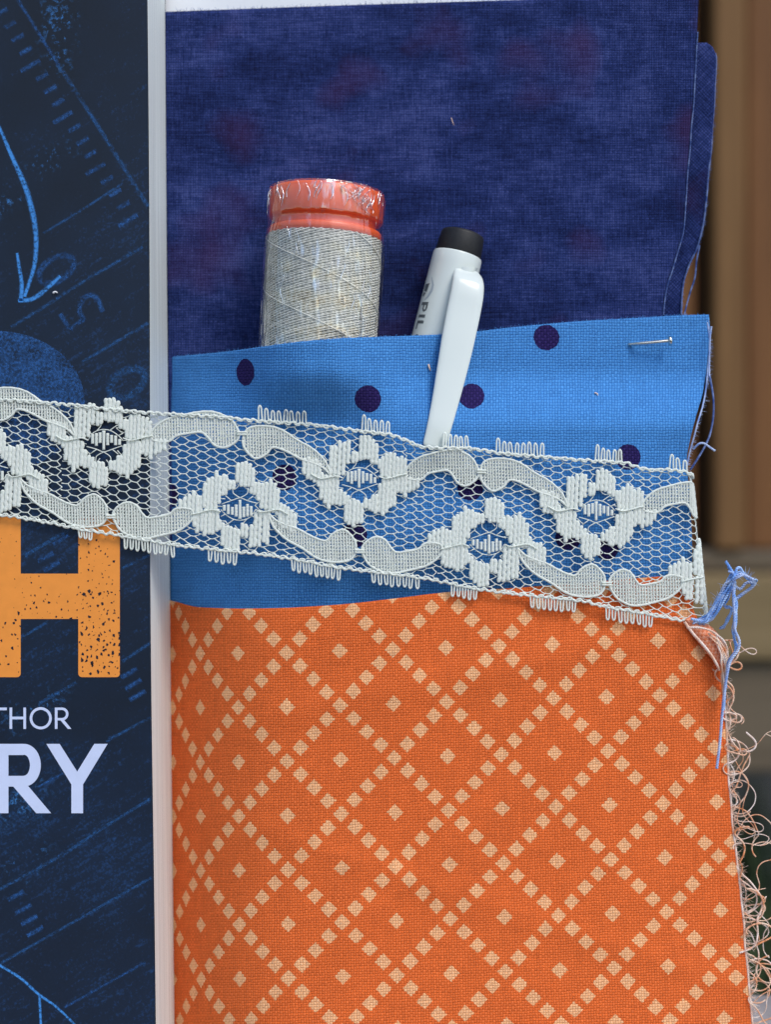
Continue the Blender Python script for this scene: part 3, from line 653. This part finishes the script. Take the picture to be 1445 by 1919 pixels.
cap = lathe([(4.5, .6), (4.7, .1), (14.2, 0), (15.2, .25), (15.7, .9), (15.75, 4), (15.75, 7.3), (15.5, 7.7), (13.9, 7.8), (13.8, 10.4), (13.9, 10.5), (15.3, 10.55), (15.6, 10.9), (15.6, 12.4), (15.2, 12.7), (4.5, 12.8)], 'top_cap', M['cap'])
zb = Hs/S
lathe([(4.5, zb-2.5), (15.6, zb-2.5), (15.75, zb-2.2), (15.75, zb-.6), (15.2, zb), (4.5, zb)], 'base_cap', M['cap'])
lathe([(4.4, .5), (4.4, zb-.2), (3.6, zb-.2), (3.6, .5), (4.4, .5)], 'core_tube', M['cap'])
z0, z1 = 12.6, zb-2.5
lathe([(4.6, z0), (15.2, z0), (15.45, z0+.5), (15.45, z1-.5), (15.2, z1), (4.6, z1)], 'thread_bulk', M['th_shade'])
g = MB()
for (slope, r, n, ph) in ((.24, 15.55, 36, 0.), (-.27, 15.75, 38, .4), (.42, 15.93, 3, 1.1)):
    # families of parallel strands crossing the front; slope = rise per unit arc
    Hh = z1-z0; rise = abs(slope)*2*math.pi*r; turns = Hh/rise
    for k in range(n):
        nn = int(90*turns)+2; th = np.linspace(0, turns*2*math.pi, nn); z = z0+.2+np.linspace(0, Hh-.4, nn)
        thh = (th if slope > 0 else -th)+ph+2*math.pi*k/n+.02*math.sin(k*3.7)
        vis = z < 62
        rr_ = r+.05*np.sin(th*3+k)
        g.tube(cyl(rr_[vis]*S, z[vis]*S, thh[vis]), (.19+.02*math.sin(k*5.1))*S, 4, 1, False)
g.build('thread_winding', M['th_grey'], spool)
# shrink wrap film
nz, na = 130, 180; z = np.concatenate([np.linspace(-.35, -.25, 3), np.linspace(-.1, zb+.3, nz)]); th = np.linspace(0, 2*math.pi, na, endpoint=False)
prof = interp([(-.2, 15.0), (.3, 15.75), (1, 16.05), (7.5, 16.0), (9.2, 15.75), (11, 16.0), (14, 16.35), (22, 16.55), (zb, 16.3)])
rad = np.repeat(prof(z)[:, None], na, 1); rad[0] = 10.0; rad[1] = 13.0; rad[2] = 14.4
TH, Z = np.meshgrid(th, z)
wr = .10*np.sin(TH*34+2.2*np.sin(Z*.35+TH*3))*np.exp(-((Z-3.6)/3.2)**2)*(.5+.5*np.sin(TH*5+1))+.14*wob(TH*9, Z*.12, 31)*sstep(5, 13, Z)+.10*wob(TH*16, Z*.6, 33)
rad = np.maximum(rad+wr, np.where(Z > 12.5, 16.1, 14.0)) if False else rad+wr
rad[3:] = np.maximum(rad[3:], np.where(Z[3:] > 12.4, 16.08, np.where((Z[3:] > 7.9) & (Z[3:] < 10.4), 15.2, 15.83)))
g = MB(); g.grid(cyl(rad*S, Z*S, TH), None, True); g.build('shrink_wrap', M['wrap'], spool)
g = MB(); rw = np.random.RandomState(8)     # crumpled weld of the film over the cap's right front
for k in range(16):
    t0 = -1.0+rw.uniform(-.22, .22); zz = np.linspace(rw.uniform(-.2, 3.5), rw.uniform(3, 7.5), 14)
    g.tube(cyl((16.12+.12*np.sin(zz*3+k))*S, zz*S, t0+.10*np.sin(zz*1.3+k)+.03*zz-.06), .10*S, 4)
g.build('wrap_seam', M['wrap_fold_glint'], spool)
for k in range(26):                          # shrink wrinkles running down over the cap
    t0 = rw.uniform(-2.95, -.25); za = rw.uniform(-.1, 1.2); zz = np.linspace(za, za+rw.uniform(2.5, 6.5), 16); q = np.linspace(0, 1, 16)
    g = MB(); g.tube(cyl((16.02+.05*np.sin(zz*2+k))*S, zz*S, t0+.05*np.sin(zz*.7+k)+rw.uniform(-.01, .01)*zz), rw.uniform(.10, .26)*np.sin(q*2.9+.12)*S, 5, .5)
    g.build('wrap_wrinkle', M['wrap_fold_glint'], spool)
for k in range(14):                          # longer creases over the winding
    t0 = rw.uniform(-2.6, -.5); za = rw.uniform(12, 30); zz = np.linspace(za, za+rw.uniform(3, 9), 16); q = np.linspace(0, 1, 16)
    g = MB(); g.tube(cyl((16.55+.05*np.sin(zz*2+k))*S, zz*S, t0+.03*np.sin(zz*.9+k)), rw.uniform(.06, .16)*np.sin(q*2.9+.12)*S, 5, .5)
    g.build('wrap_wrinkle', M['wrap_fold_glint'], spool)

# ------------------------------------------------------------------ pen
pt = Vector(P(868.5, 437, 17.0)); pl = Vector(P(762, 870, 16.0)); pax = (pt-pl).normalized()
pex = Vector((1, 0, 0)); pex = (pex-pax*pex.dot(pax)).normalized(); pey = pax.cross(pex)
pen = thing('pen', 'white plastic pen with black end and clip over the blue pocket', 'pen', tuple(pl))
def pcyl(r, z, th):
    r = np.asarray(r)[..., None]; th = np.asarray(th)[..., None]; z = np.asarray(z)[..., None]
    return np.array(pt)+(-z)*np.array(pax)+r*(np.cos(th)*np.array(pex)+np.sin(th)*np.array(pey))
def plathe(prof, name, mat, n=64, parent=pen):
    pr = np.array(prof)*S; th = np.linspace(0, 2*math.pi, n, endpoint=False)
    G = pcyl(np.repeat(pr[:, :1], n, 1), np.repeat(pr[:, 1:], n, 1), np.tile(th, (len(pr), 1)))
    g = MB(); g.grid(G, None, True); return g.build(name, mat, parent)
plathe([(.01, -.1), (3, -.15), (5.2, 0), (5.95, .35), (6.2, 1.0), (6.55, 6.2), (6.5, 6.4), (.01, 6.4)], 'end_cap', M['pen_black'])
brl = plathe([(.01, 6.45), (6.3, 6.45), (6.85, 6.6), (7.0, 7.0), (7.05, 10), (7.4, 40), (7.5, 64), (6.6, 66.5), (.01, 66.6)], 'barrel', M['pen_white'])
# clip: a tapered bar raised off the barrel, running down in front of the pocket
st = [(874, 500, 34, 11.6, 2.2), (876, 507, 46, 10.2, 3.4), (878, 516, 55, 8.4, 4.4), (878, 528, 60, 7.0, 4.6), (876, 548, 62, 6.1, 3.4), (870, 580, 63, 5.3, 3.0), (860, 630, 62, 3.9, 2.6), (848, 690, 57, 2.4, 2.4), (834, 755, 50, .6, 2.2), (822, 805, 45, -.7, 1.7), (814, 834, 42, -.8, 1.4), (812, 841, 36, -.6, 1.1)]
stf = [interp([(k, s_[q]) for k, s_ in enumerate(st)]) for q in range(5)]
tt = np.linspace(0, len(st)-1, 60); prof = []
for a in range(16):
    an = 2*math.pi*(a+.5)/16; e = .38; c, s_ = math.cos(an), math.sin(an); prof.append((math.copysign(abs(c)**e, c), math.copysign(abs(s_)**e, s_)))
G = np.zeros((len(tt), 16, 3))
for i, q in enumerate(tt):
    cx, cy, wd, d, th_ = [float(f_(q)) for f_ in stf]
    for j, (a, b) in enumerate(prof):
        G[i, j] = P(cx+a*wd/2*.985, cy+a*wd/2*.27, d+th_/2+b*th_/2-.25*(1-a*a)+.25*a)
g = MB(); g.grid(G, None, True); n_ = len(tt)
g.f += [tuple(range(15, -1, -1)), tuple((n_-1)*16+j for j in range(16))]
clip = g.build('clip', M['pen_white'], pen)
g = MB(); G = np.zeros((20, 8, 3))          # web that carries the clip on the barrel
for i in range(20):
    t = i/19.; cx, cy = 874-t*6, 503+t*26
    for j in range(8):
        an = 2*math.pi*j/8; G[i, j] = P(cx+22*math.cos(an)*(1-.3*t), cy+4*math.sin(an), 11.5-.5*t+1.8*math.sin(an))
g.grid(G, None, True); g.build('clip_mount', M['pen_white'], pen)
# printing on the barrel: wraps round it, reads down the pen
def pbarrel(polys, name, mat, lift=.03):
    """polys in (arc mm across, mm down) on the barrel's surface"""
    g = MB()
    for pl_ in polys:
        q = np.asarray(pl_, float); m = 8; A = [];
        a, b, c, d_ = q
        for i in range(m+1):
            for j in range(m+1):
                u, v = i/m, j/m; A.append((a*(1-u)+b*u)*(1-v)+(d_*(1-u)+c*u)*v)
        A = np.array(A).reshape(m+1, m+1, 2); A[..., 1] += EMB; rad_ = np.interp(A[..., 1], [7, 10, 40, 64], [7.0, 7.05, 7.4, 7.5])+lift
        g.grid(pcyl(rad_*S, A[..., 1]*S, T0+A[..., 0]*(1.75 if EMB else 1)/7.2))
    return g.build(name, mat, brl, smooth=True)
T0 = -2.50; EMB = 0.0
def qd(x0, y0, x1, y1): return [(x0, y0), (x1, y0), (x1, y1), (x0, y1)]
# letter strokes: local x = reading direction (down the pen), local y = letter height (towards +arc is the top)
def down(polys, z, sc_):  # letter design in unit box -> barrel coordinates
    return [[((y-.5)*2.9, z+x*sc_) for (x, y) in p] for p in polys]
def lq(x0, y0, x1, y1): return [(x0, y0), (x1, y0), (x1, y1), (x0, y1)]
def arcq(cx, cy, rx, ry, w_, a0, a1, n=8):
    out = []
    for k in range(n):
        a, b = R(a0+(a1-a0)*k/n), R(a0+(a1-a0)*(k+1)/n)
        out.append([(cx+(rx+w_/2)*math.cos(a), cy+(ry+w_/2)*math.sin(a)), (cx+(rx+w_/2)*math.cos(b), cy+(ry+w_/2)*math.sin(b)), (cx+(rx-w_/2)*math.cos(b), cy+(ry-w_/2)*math.sin(b)), (cx+(rx-w_/2)*math.cos(a), cy+(ry-w_/2)*math.sin(a))])
    return out
pbarrel(down([lq(0, 0, .3, 1), lq(.3, .78, .62, 1), lq(.3, .34, .62, .55)]+arcq(.62, .67, .22, .22, .22, -90, 90), 22.3, 2.9), 'printed_letter', M['pen_ink'])
pbarrel(down([lq(0, 0, .3, 1)], 25.9, 2.9), 'printed_letter', M['pen_ink'])
pbarrel(down([lq(0, 0, .3, 1), lq(.3, 0, .85, .24)], 27.6, 2.9), 'printed_letter', M['pen_ink'])
pbarrel(down(arcq(.5, .50, .40, .44, .22, -90, 90)+[lq(.5, .82, .5001, 1)]+arcq(.5, .50, .40, .44, .22, 90, 270), 31.6, 2.9), 'printed_letter', M['pen_ink'])
pbarrel(down([lq(.28, 0, .55, 1), lq(0, .78, .85, 1)], 34.2, 2.9), 'printed_letter', M['pen_ink'])
EMB = -8.0
pbarrel([[(-1.35, 25.0), (-.05, 24.9), (-.3, 27.4), (-1.35, 26.9)], [(-1.35, 27.3), (-.5, 27.6), (-.9, 28.7), (-1.35, 28.5)]], 'printed_emblem', M['pen_ink'])
pbarrel([[(.0, 23.0), (.25, 23.3), (1.0, 25.3), (.65, 25.3)], [(.65, 25.3), (1.0, 25.3), (1.05, 27.2), (.55, 27.0)], [(.55, 27.0), (1.05, 27.2), (.55, 28.9), (.2, 28.5)], [(.2, 28.5), (.55, 28.9), (-.3, 29.9), (-.3, 29.6)]], 'printed_emblem', M['pen_ink2'])

# ------------------------------------------------------------------ pin, lint
pin = thing('sewing_pin', 'short silver sewing pin pushed through the blue fabric by its right edge', 'pin', tuple(P(1220, 640, 13)))
p = np.array([(1150, 652, 16.5), (1172, 647, 15.6), (1184, 645, 14.2), (1200, 643.5, 12.9), (1230, 641, 12.3), (1256, 638.5, 12.2)])
g = MB(); g.tube(P(*curve(p, 40).T), 3.2/Q*S, 10); g.build('shaft', M['pin'], pin)
g = MB(); q = P(np.array([1252.5, 1254, 1256.5, 1259, 1260]), np.array([639, 638.8, 638.5, 638.2, 638.1]), 12.2); g.tube(q, np.array([3.5, 8.5, 9, 7.5, 3])/Q*S, 16); g.build('head', M['pin'], pin)
def lint(pts, r, mat, label):
    g = MB(); p = curve(pts, 16); g.tube(P(p[:, 0], p[:, 1], p[:, 2]), np.linspace(r, r*.5, len(p))/Q*S, 4); tag(g.build('lint', mat, None), label, 'lint')
dn = float(navy_d(np.array([850.]), np.array([228.]))[0])-.3; db = lambda x, y: float(blue_d(np.array([float(x)]), np.array([float(y)]))[0])-.35
lint([(846, 221, dn), (849, 230, dn-.4), (851, 235, dn)], .8, M['th_peach'], 'tiny pale fibre caught on the navy fabric above the pen')
lint([(803, 683, db(803, 683)), (805, 690, db(805, 690)-.3), (807, 695, db(807, 695))], 2.2, M['th_peach'], 'tiny beige fleck on the blue fabric left of the pen clip')
lint([(1115, 736, db(1115, 736)), (1120, 738, db(1120, 738)-.2), (1121, 741, db(1121, 741))], 1.6, M['th_peach'], 'tiny beige fleck on the blue fabric below the pin')
lint([(99, 549, -.3), (103, 547, -.5), (107, 549, -.3)], 2.4, M['board'], 'tiny white fleck on the book cover beside the chalk arrow')

# ------------------------------------------------------------------ lace
LT = interp([(-260, 731), (0, 748), (120, 757), (240, 770), (310, 775), (400, 780), (480, 788), (580, 795), (680, 808), (735, 815), (800, 838), (880, 840), (940, 849), (1020, 856), (1110, 863), (1170, 867), (1220, 880), (1260, 880), (1296, 887), (1420, 907)])
LB = interp([(-260, 940), (0, 965), (80, 978), (150, 992), (230, 1005), (330, 1022), (400, 1030), (480, 1038), (560, 1050), (640, 1065), (700, 1072), (800, 1085), (850, 1095), (900, 1105), (1000, 1117), (1080, 1125), (1140, 1138), (1220, 1152), (1296, 1166), (1420, 1182)])
LD = interp([(-260, -.9), (280, -.9), (330, -1.0), (450, -1.2), (590, -1.5), (700, -1.5), (850, -.9), (1000, .4), (1200, 3.1), (1296, 4.9)])
def LP(px, py, lift=0.0):
    """lace surface; turns back round the stack's edge beyond px 1294"""
    px = np.asarray(px, float); py = np.asarray(py, float); px, py, lift = np.broadcast_arrays(px, py, np.asarray(lift, float))
    d = LD(np.minimum(px, 1294))+.22*wob(px/50., py/40., 41)*sstep(300, 420, px)
    und = np.where(py > orim(px)-4, np.minimum(orange_d(px, py), blue_d(px, py)), blue_d(px, py))
    d = np.where((px > 330) & (px < 1292), np.minimum(d, und-.7), d)
    d = d-1.2*np.exp(-((px-812)/45.)**2)*np.exp(-((py-838)/28.)**2)
    e = np.maximum(px-1294, 0)/Q; Rb = 2.2; a = np.minimum(e/Rb, math.pi/2); ex = np.maximum(e-Rb*math.pi/2, 0)
    xx = np.minimum(px, 1294)+(Rb*np.sin(a)-lift*0+np.sin(a)*lift)*Q; dd = d+Rb*(1-np.cos(a))+ex-lift*np.cos(a)
    return P(xx+ .10*(py-1026)*np.sin(a), py, dd)
PXM = S/Q
lace = thing('lace_ribbon', 'cream floral lace ribbon tied across the book and fabrics', 'lace', tuple(P(650, 950, -3)))
U = [(195, 828, 1.13), (674, 899.5, 1.0), (1119, 960.5, 1.0)]
Lw = [(-19, 886, 1.0), (448, 952, 1.06), (915.4, 1017, 1.06), (1366, 1078, 1.0)]
U = [(-284, 757, 1.13)]+U
Zc = (255., 480.)
colsA = [(65, 255, 460), (90, 258, 460), (118, 236, 455), (146, 230, 450), (172, 232, 372), (205, 290, 376), (228, 300, 372),
 (253, 200, 345), (279, 196, 346), (305, 199, 352), (330, 226, 370), (354, 246, 385), (378, 344, 405),
 (396, 336, 462), (420, 310, 466), (445, 304, 466), (470, 310, 466), (494, 324, 462), (518, 330, 456), (540, 352, 445),
 (10, 440, 605), (35, 455, 632), (60, 466, 672), (86, 466, 648), (112, 470, 640), (136, 535, 648), (160, 560, 640), (182, 580, 636),
 (176, 618, 740), (201, 612, 766), (226, 612, 780), (251, 614, 768), (276, 640, 762), (300, 602, 662), (324, 600, 662), (346, 576, 682),
 (366, 566, 690), (389, 500, 692), (412, 468, 712), (437, 464, 682), (461, 468, 664), (482, 476, 640),
 (503, 448, 562), (528, 444, 562), (553, 458, 588), (580, 468, 562), (606, 470, 550), (630, 462, 530),
 # left wing
 (-58, 350, 478), (-34, 352, 490), (-10, 372, 520), (-82, 332, 470), (-106, 338, 440)]
fan = [(178, 430, 492), (202, 424, 506), (226, 420, 488), (250, 408, 532), (275, 424, 502), (300, 436, 486), (326, 440, 502), (352, 462, 500)]
spk = [((150, 470), (175, 430), (205, 410), (250, 400), (300, 410), (345, 440), (375, 470)), ((205, 410), (232, 375), (225, 350)), ((290, 406), (330, 378), (345, 372)), ((175, 430), (150, 415)), ((345, 440), (375, 425)),
       ((140, 510), (205, 528), (250, 545), (305, 528), (370, 505)), ((250, 545), (205, 572), (198, 610)), ((250, 545), (292, 575), (296, 608)), ((305, 528), (345, 560)), ((205, 528), (165, 556))]
RL = [(560, 470), (548, 435), (575, 385), (640, 335), (720, 310), (800, 290), (870, 285), (930, 305), (985, 345), (1024, 425), (1005, 478), (945, 516), (890, 500), (855, 450), (822, 418), (760, 424), (695, 440), (658, 474), (610, 480)]
RL = [((x-Zc[0])/3.44, (y-Zc[1])/3.44) for x, y in RL]
LL = [(600, 290), (615, 240), (650, 210), (720, 200), (800, 208), (870, 235), (950, 290), (1040, 340), (1100, 390), (1140, 440), (1165, 510), (1120, 470), (1050, 438), (980, 415), (900, 372), (838, 345), (790, 340), (752, 382), (690, 410), (645, 385), (608, 335)]
LL = [(280+x/3.44-674, 740+y/3.44-899.5) for x, y in LL]
def put(pt_, fl, x, y):
    cx, cy, sx = fl; x = np.asarray(x, float); y = np.asarray(y, float)
    return cx+pt_*x*(1+(sx-1)*sstep(50, 215, x)), cy+pt_*y
XMAX = 1345
def scan(poly, x):
    """spans of a vertical line inside a polygon"""
    ys = []; n = len(poly)
    for i in range(n):
        (x0, y0), (x1, y1) = poly[i], poly[(i+1) % n]
        if (x0 <= x) != (x1 <= x): ys.append(y0+(x-x0)/(x1-x0)*(y1-y0))
    ys.sort(); return list(zip(ys[::2], ys[1::2]))
rl = np.random.RandomState(77)
for sgn, fls in ((1, U), (-1, Lw)):
    for fl in fls:
        gF, gI, gO = MB(), MB(), MB()
        def inx(x): return x < XMAX and x > -260
        for (cx, y0, y1) in colsA:
            x = (cx-Zc[0])/3.44; a, b = (y0-Zc[1])/3.44-1+rl.uniform(-3, 2.5), (y1-Zc[1])/3.44+1+rl.uniform(-2.5, 3); n = max(8, int((b-a)/1.5)); yy = np.linspace(a, b, n)
            xx = x+.045*(yy)*-1+.6*np.sin(yy*.45+cx)+rl.uniform(-.5, .5); X, Y = put(sgn, fl, xx, yy)
            if not inx(X.mean()): continue
            e = np.minimum(yy-a, b-yy); rr_ = 4.1*np.clip(.45+e/4., 0, 1)*(1+.10*np.sin(yy*1.5+rl.uniform(0, 6))+.07*np.sin(yy*.6+rl.uniform(0, 6)))
            gF.tube(LP(X, Y, .30+.08*rl.uniform(-1, 1)), rr_*PXM, 6, .36)
        for (cx, y0, y1) in fan:
            x = (cx-Zc[0])/3.44; yy = np.linspace((y0-Zc[1])/3.44, (y1-Zc[1])/3.44, 12); X, Y = put(sgn, fl, x+0*yy, yy)
            if inx(X.mean()): gI.tube(LP(X, Y, .4), 3.1*PXM*(1+.12*np.sin(yy*2)), 5, .45)
        for pl_ in spk:
            q = np.array(pl_, float); q = curve(q, 12) if len(q) > 2 else q; X, Y = put(sgn, fl, (q[:, 0]-Zc[0])/3.44, (q[:, 1]-Zc[1])/3.44)
            if inx(X.mean()): gI.tube(LP(X, Y, .25), .95*PXM, 4)
        v1 = np.array([(-60, 440), (0, 470), (60, 462), (110, 455), (150, 470)], float); v2 = np.array([(375, 455), (420, 470), (470, 462), (520, 448), (560, 440)], float)
        for vv in (v1, v2):
            q = curve(vv, 24); X, Y = put(sgn, fl, (q[:, 0]-Zc[0])/3.44, (q[:, 1]-Zc[1])/3.44)
            if inx(X.mean()): gO.tube(LP(X, Y, .75), 1.3*PXM, 5)
        gL = MB()
        for poly in (RL, LL):
            pp = np.array(poly); X, Y = put(sgn, fl, pp[:, 0], pp[:, 1]); wp = list(zip(X, Y))
            if X.min() > XMAX or X.max() < -260: continue
            cl = curve(wp+[wp[0]], 110); ok = (cl[:, 0] < XMAX); cl = cl[ok] if ok.all() is False else cl[ok]
            if len(cl) > 4:
                gL.tube(LP(cl[:, 0], cl[:, 1], .38), (2.15+.35*np.sin(np.arange(len(cl))*1.9))*PXM, 6, .6)
            x = X.min()+3
            while x < min(X.max()-2, XMAX):
                for (a, b) in scan(wp, x):
                    if b-a < 5: continue
                    n = max(6, int((b-a)/2)); yy = np.linspace(a, b, n); gL.tube(LP(x+.7*np.sin(yy*1.1+x)+.03*(yy-a), yy, .25), (2.05+.35*np.sin(yy*1.6))*PXM, 4, .8)
                x += 5.3+rl.uniform(-.5, .5)
            y = Y.min()+4                      # cross threads
            sw = [(b_, a_) for a_, b_ in wp]
            while y < Y.max()-2:
                for (a, b) in scan(sw, y):
                    b = min(b, XMAX)
                    if b-a > 8: xx = np.arange(a, b, 3.2); gL.tube(LP(xx, y+1.6*np.sin(xx*1.0+y), .2), 1.45*PXM, 3)
                y += 6.3
        for gg, nm in ((gF, 'flower_petals'), (gI, 'flower_eye'), (gO, 'flower_vein'), (gL, 'scalloped_leaf')):
            if gg.v: gg.build(nm, M['lace'], lace)
        # knot joining the two leaf tips
        tipR = put(sgn, fl, *RL[9]); 
        if -200 < tipR[0] < 1290:
            g = MB(); q = np.linspace(-4*sgn, 14*sgn, 8)
            for o_ in (-2.2, 2.2): g.tube(LP(tipR[0]+q, tipR[1]+o_+q*0, .6), 2.0*PXM, 5)
            g.build('leaf_knot', M['lace'], lace)
# net ground
eyes = [(c[0], c[1]) for c in U+Lw]
def in_eye(x, y): return any(((x-a)/33.)**2+((y-b)/37.)**2 < 1 for a, b in eyes)
g = MB(); hgt = 13.8; pitch = 18.5; half = 9.6/2; wpt = 27.4/2
def nz_(x, y): return 1.5*math.sin(x*.9+y*1.7)+1.1*math.sin(x*.31-y*.53+2), 1.3*math.sin(x*1.1-y*.9+1)+1.0*math.sin(x*.23+y*.37)
for c in range(-14, 90):
    x = c*pitch-10
    if x > XMAX: break
    t0, t1 = float(LT(x)), float(LB(x)); n = int(round((t1-t0)/hgt)); hh = (t1-t0)/n
    for r_ in range(n+1):
        y = t0+hh*(r_+(.5 if c % 2 else 0))
        sl_ = .14
        def vtx(dx, dy):
            a, b = x+dx, y+dy+sl_*dx; j = nz_(round(a/6.), round(b/4.)); return a+j[0], min(max(b+j[1], float(LT(a))), float(LB(a)))
        A, Bv, C_, Dv = vtx(-half, -hh/2), vtx(half, -hh/2), vtx(wpt, 0), vtx(half, hh/2)
        for (p0, p1) in ((A, Bv), (Bv, C_), (C_, Dv)):
            mx, my = (p0[0]+p1[0])/2, (p0[1]+p1[1])/2
            if in_eye(mx, my) or my < LT(mx)+1 or my > LB(mx)-1: continue
            g.tube(LP(np.array([p0[0], mx, p1[0]]), np.array([p0[1], my+.4, p1[1]]), 0.), np.array([1.15, .78, 1.15])*PXM, 4, 1, False)
g.build('net_ground', M['lace'], lace)
# edge cords and picot loops
for f_, sg_ in ((LT, -1), (LB, 1)):
    x = np.arange(-250, XMAX, 2.0); g = MB()
    g.tube(LP(x, f_(x)+1.4*np.sin(x*.42)+.8*np.sin(x*.17), .45), (2.3+.5*np.sin(x*.8))*PXM, 6)
    x2 = np.arange(-250, XMAX, 2.0); g.tube(LP(x2+1.5*np.sin(x2*.7), f_(x2)+2.6*np.sin(x2*.35+1.2)-sg_*1.5, .6), 1.5*PXM, 5)
    g.build('edge_cord', M['lace'], lace)
pic_t = [(484, 578, 22), (678, 734, 24), (830, 882, 23), (930, 1024, 23), (1116, 1170, 23), (1255, 1293, 23)]
pic_b = [(146, 176, 17), (232, 330, 22), (390, 448, 24), (546, 642, 23), (696, 790, 22), (846, 898, 22), (994, 1084, 23), (1136, 1228, 24)]
for f_, sg_, lst in ((LT, -1, pic_t), (LB, 1, pic_b)):
    for (x0, x1, h) in lst:
        g = MB(); n = max(2, int(round((x1-x0)/11.2))); pt_ = (x1-x0)/n; path = []
        for k in range(n):
            hk = h*(1.28 if (k == 0 and sg_ < 0) or (k == n-1 and sg_ > 0 and False) else 1)*rl.uniform(.9, 1.08); xa = x0+k*pt_; s_ = pt_/11.2; lean = -sg_*rl.uniform(-1.2, 1.2)
            path += [(xa+.2*s_, 0), (xa+.8*s_+lean*.4, hk*.5), (xa+1.2*s_+lean, hk*.86), (xa+3.4*s_+lean, hk), (xa+5.8*s_+lean, hk*.84), (xa+6.2*s_+lean*.4, hk*.45), (xa+7*s_, 1.5), (xa+9*s_, -.5)]
        q = curve(path, len(path)*4); g.tube(LP(q[:, 0], f_(q[:, 0])+sg_*q[:, 1], .35), 1.75*PXM, 5)
        g.build('picot_loops', M['lace'], lace)
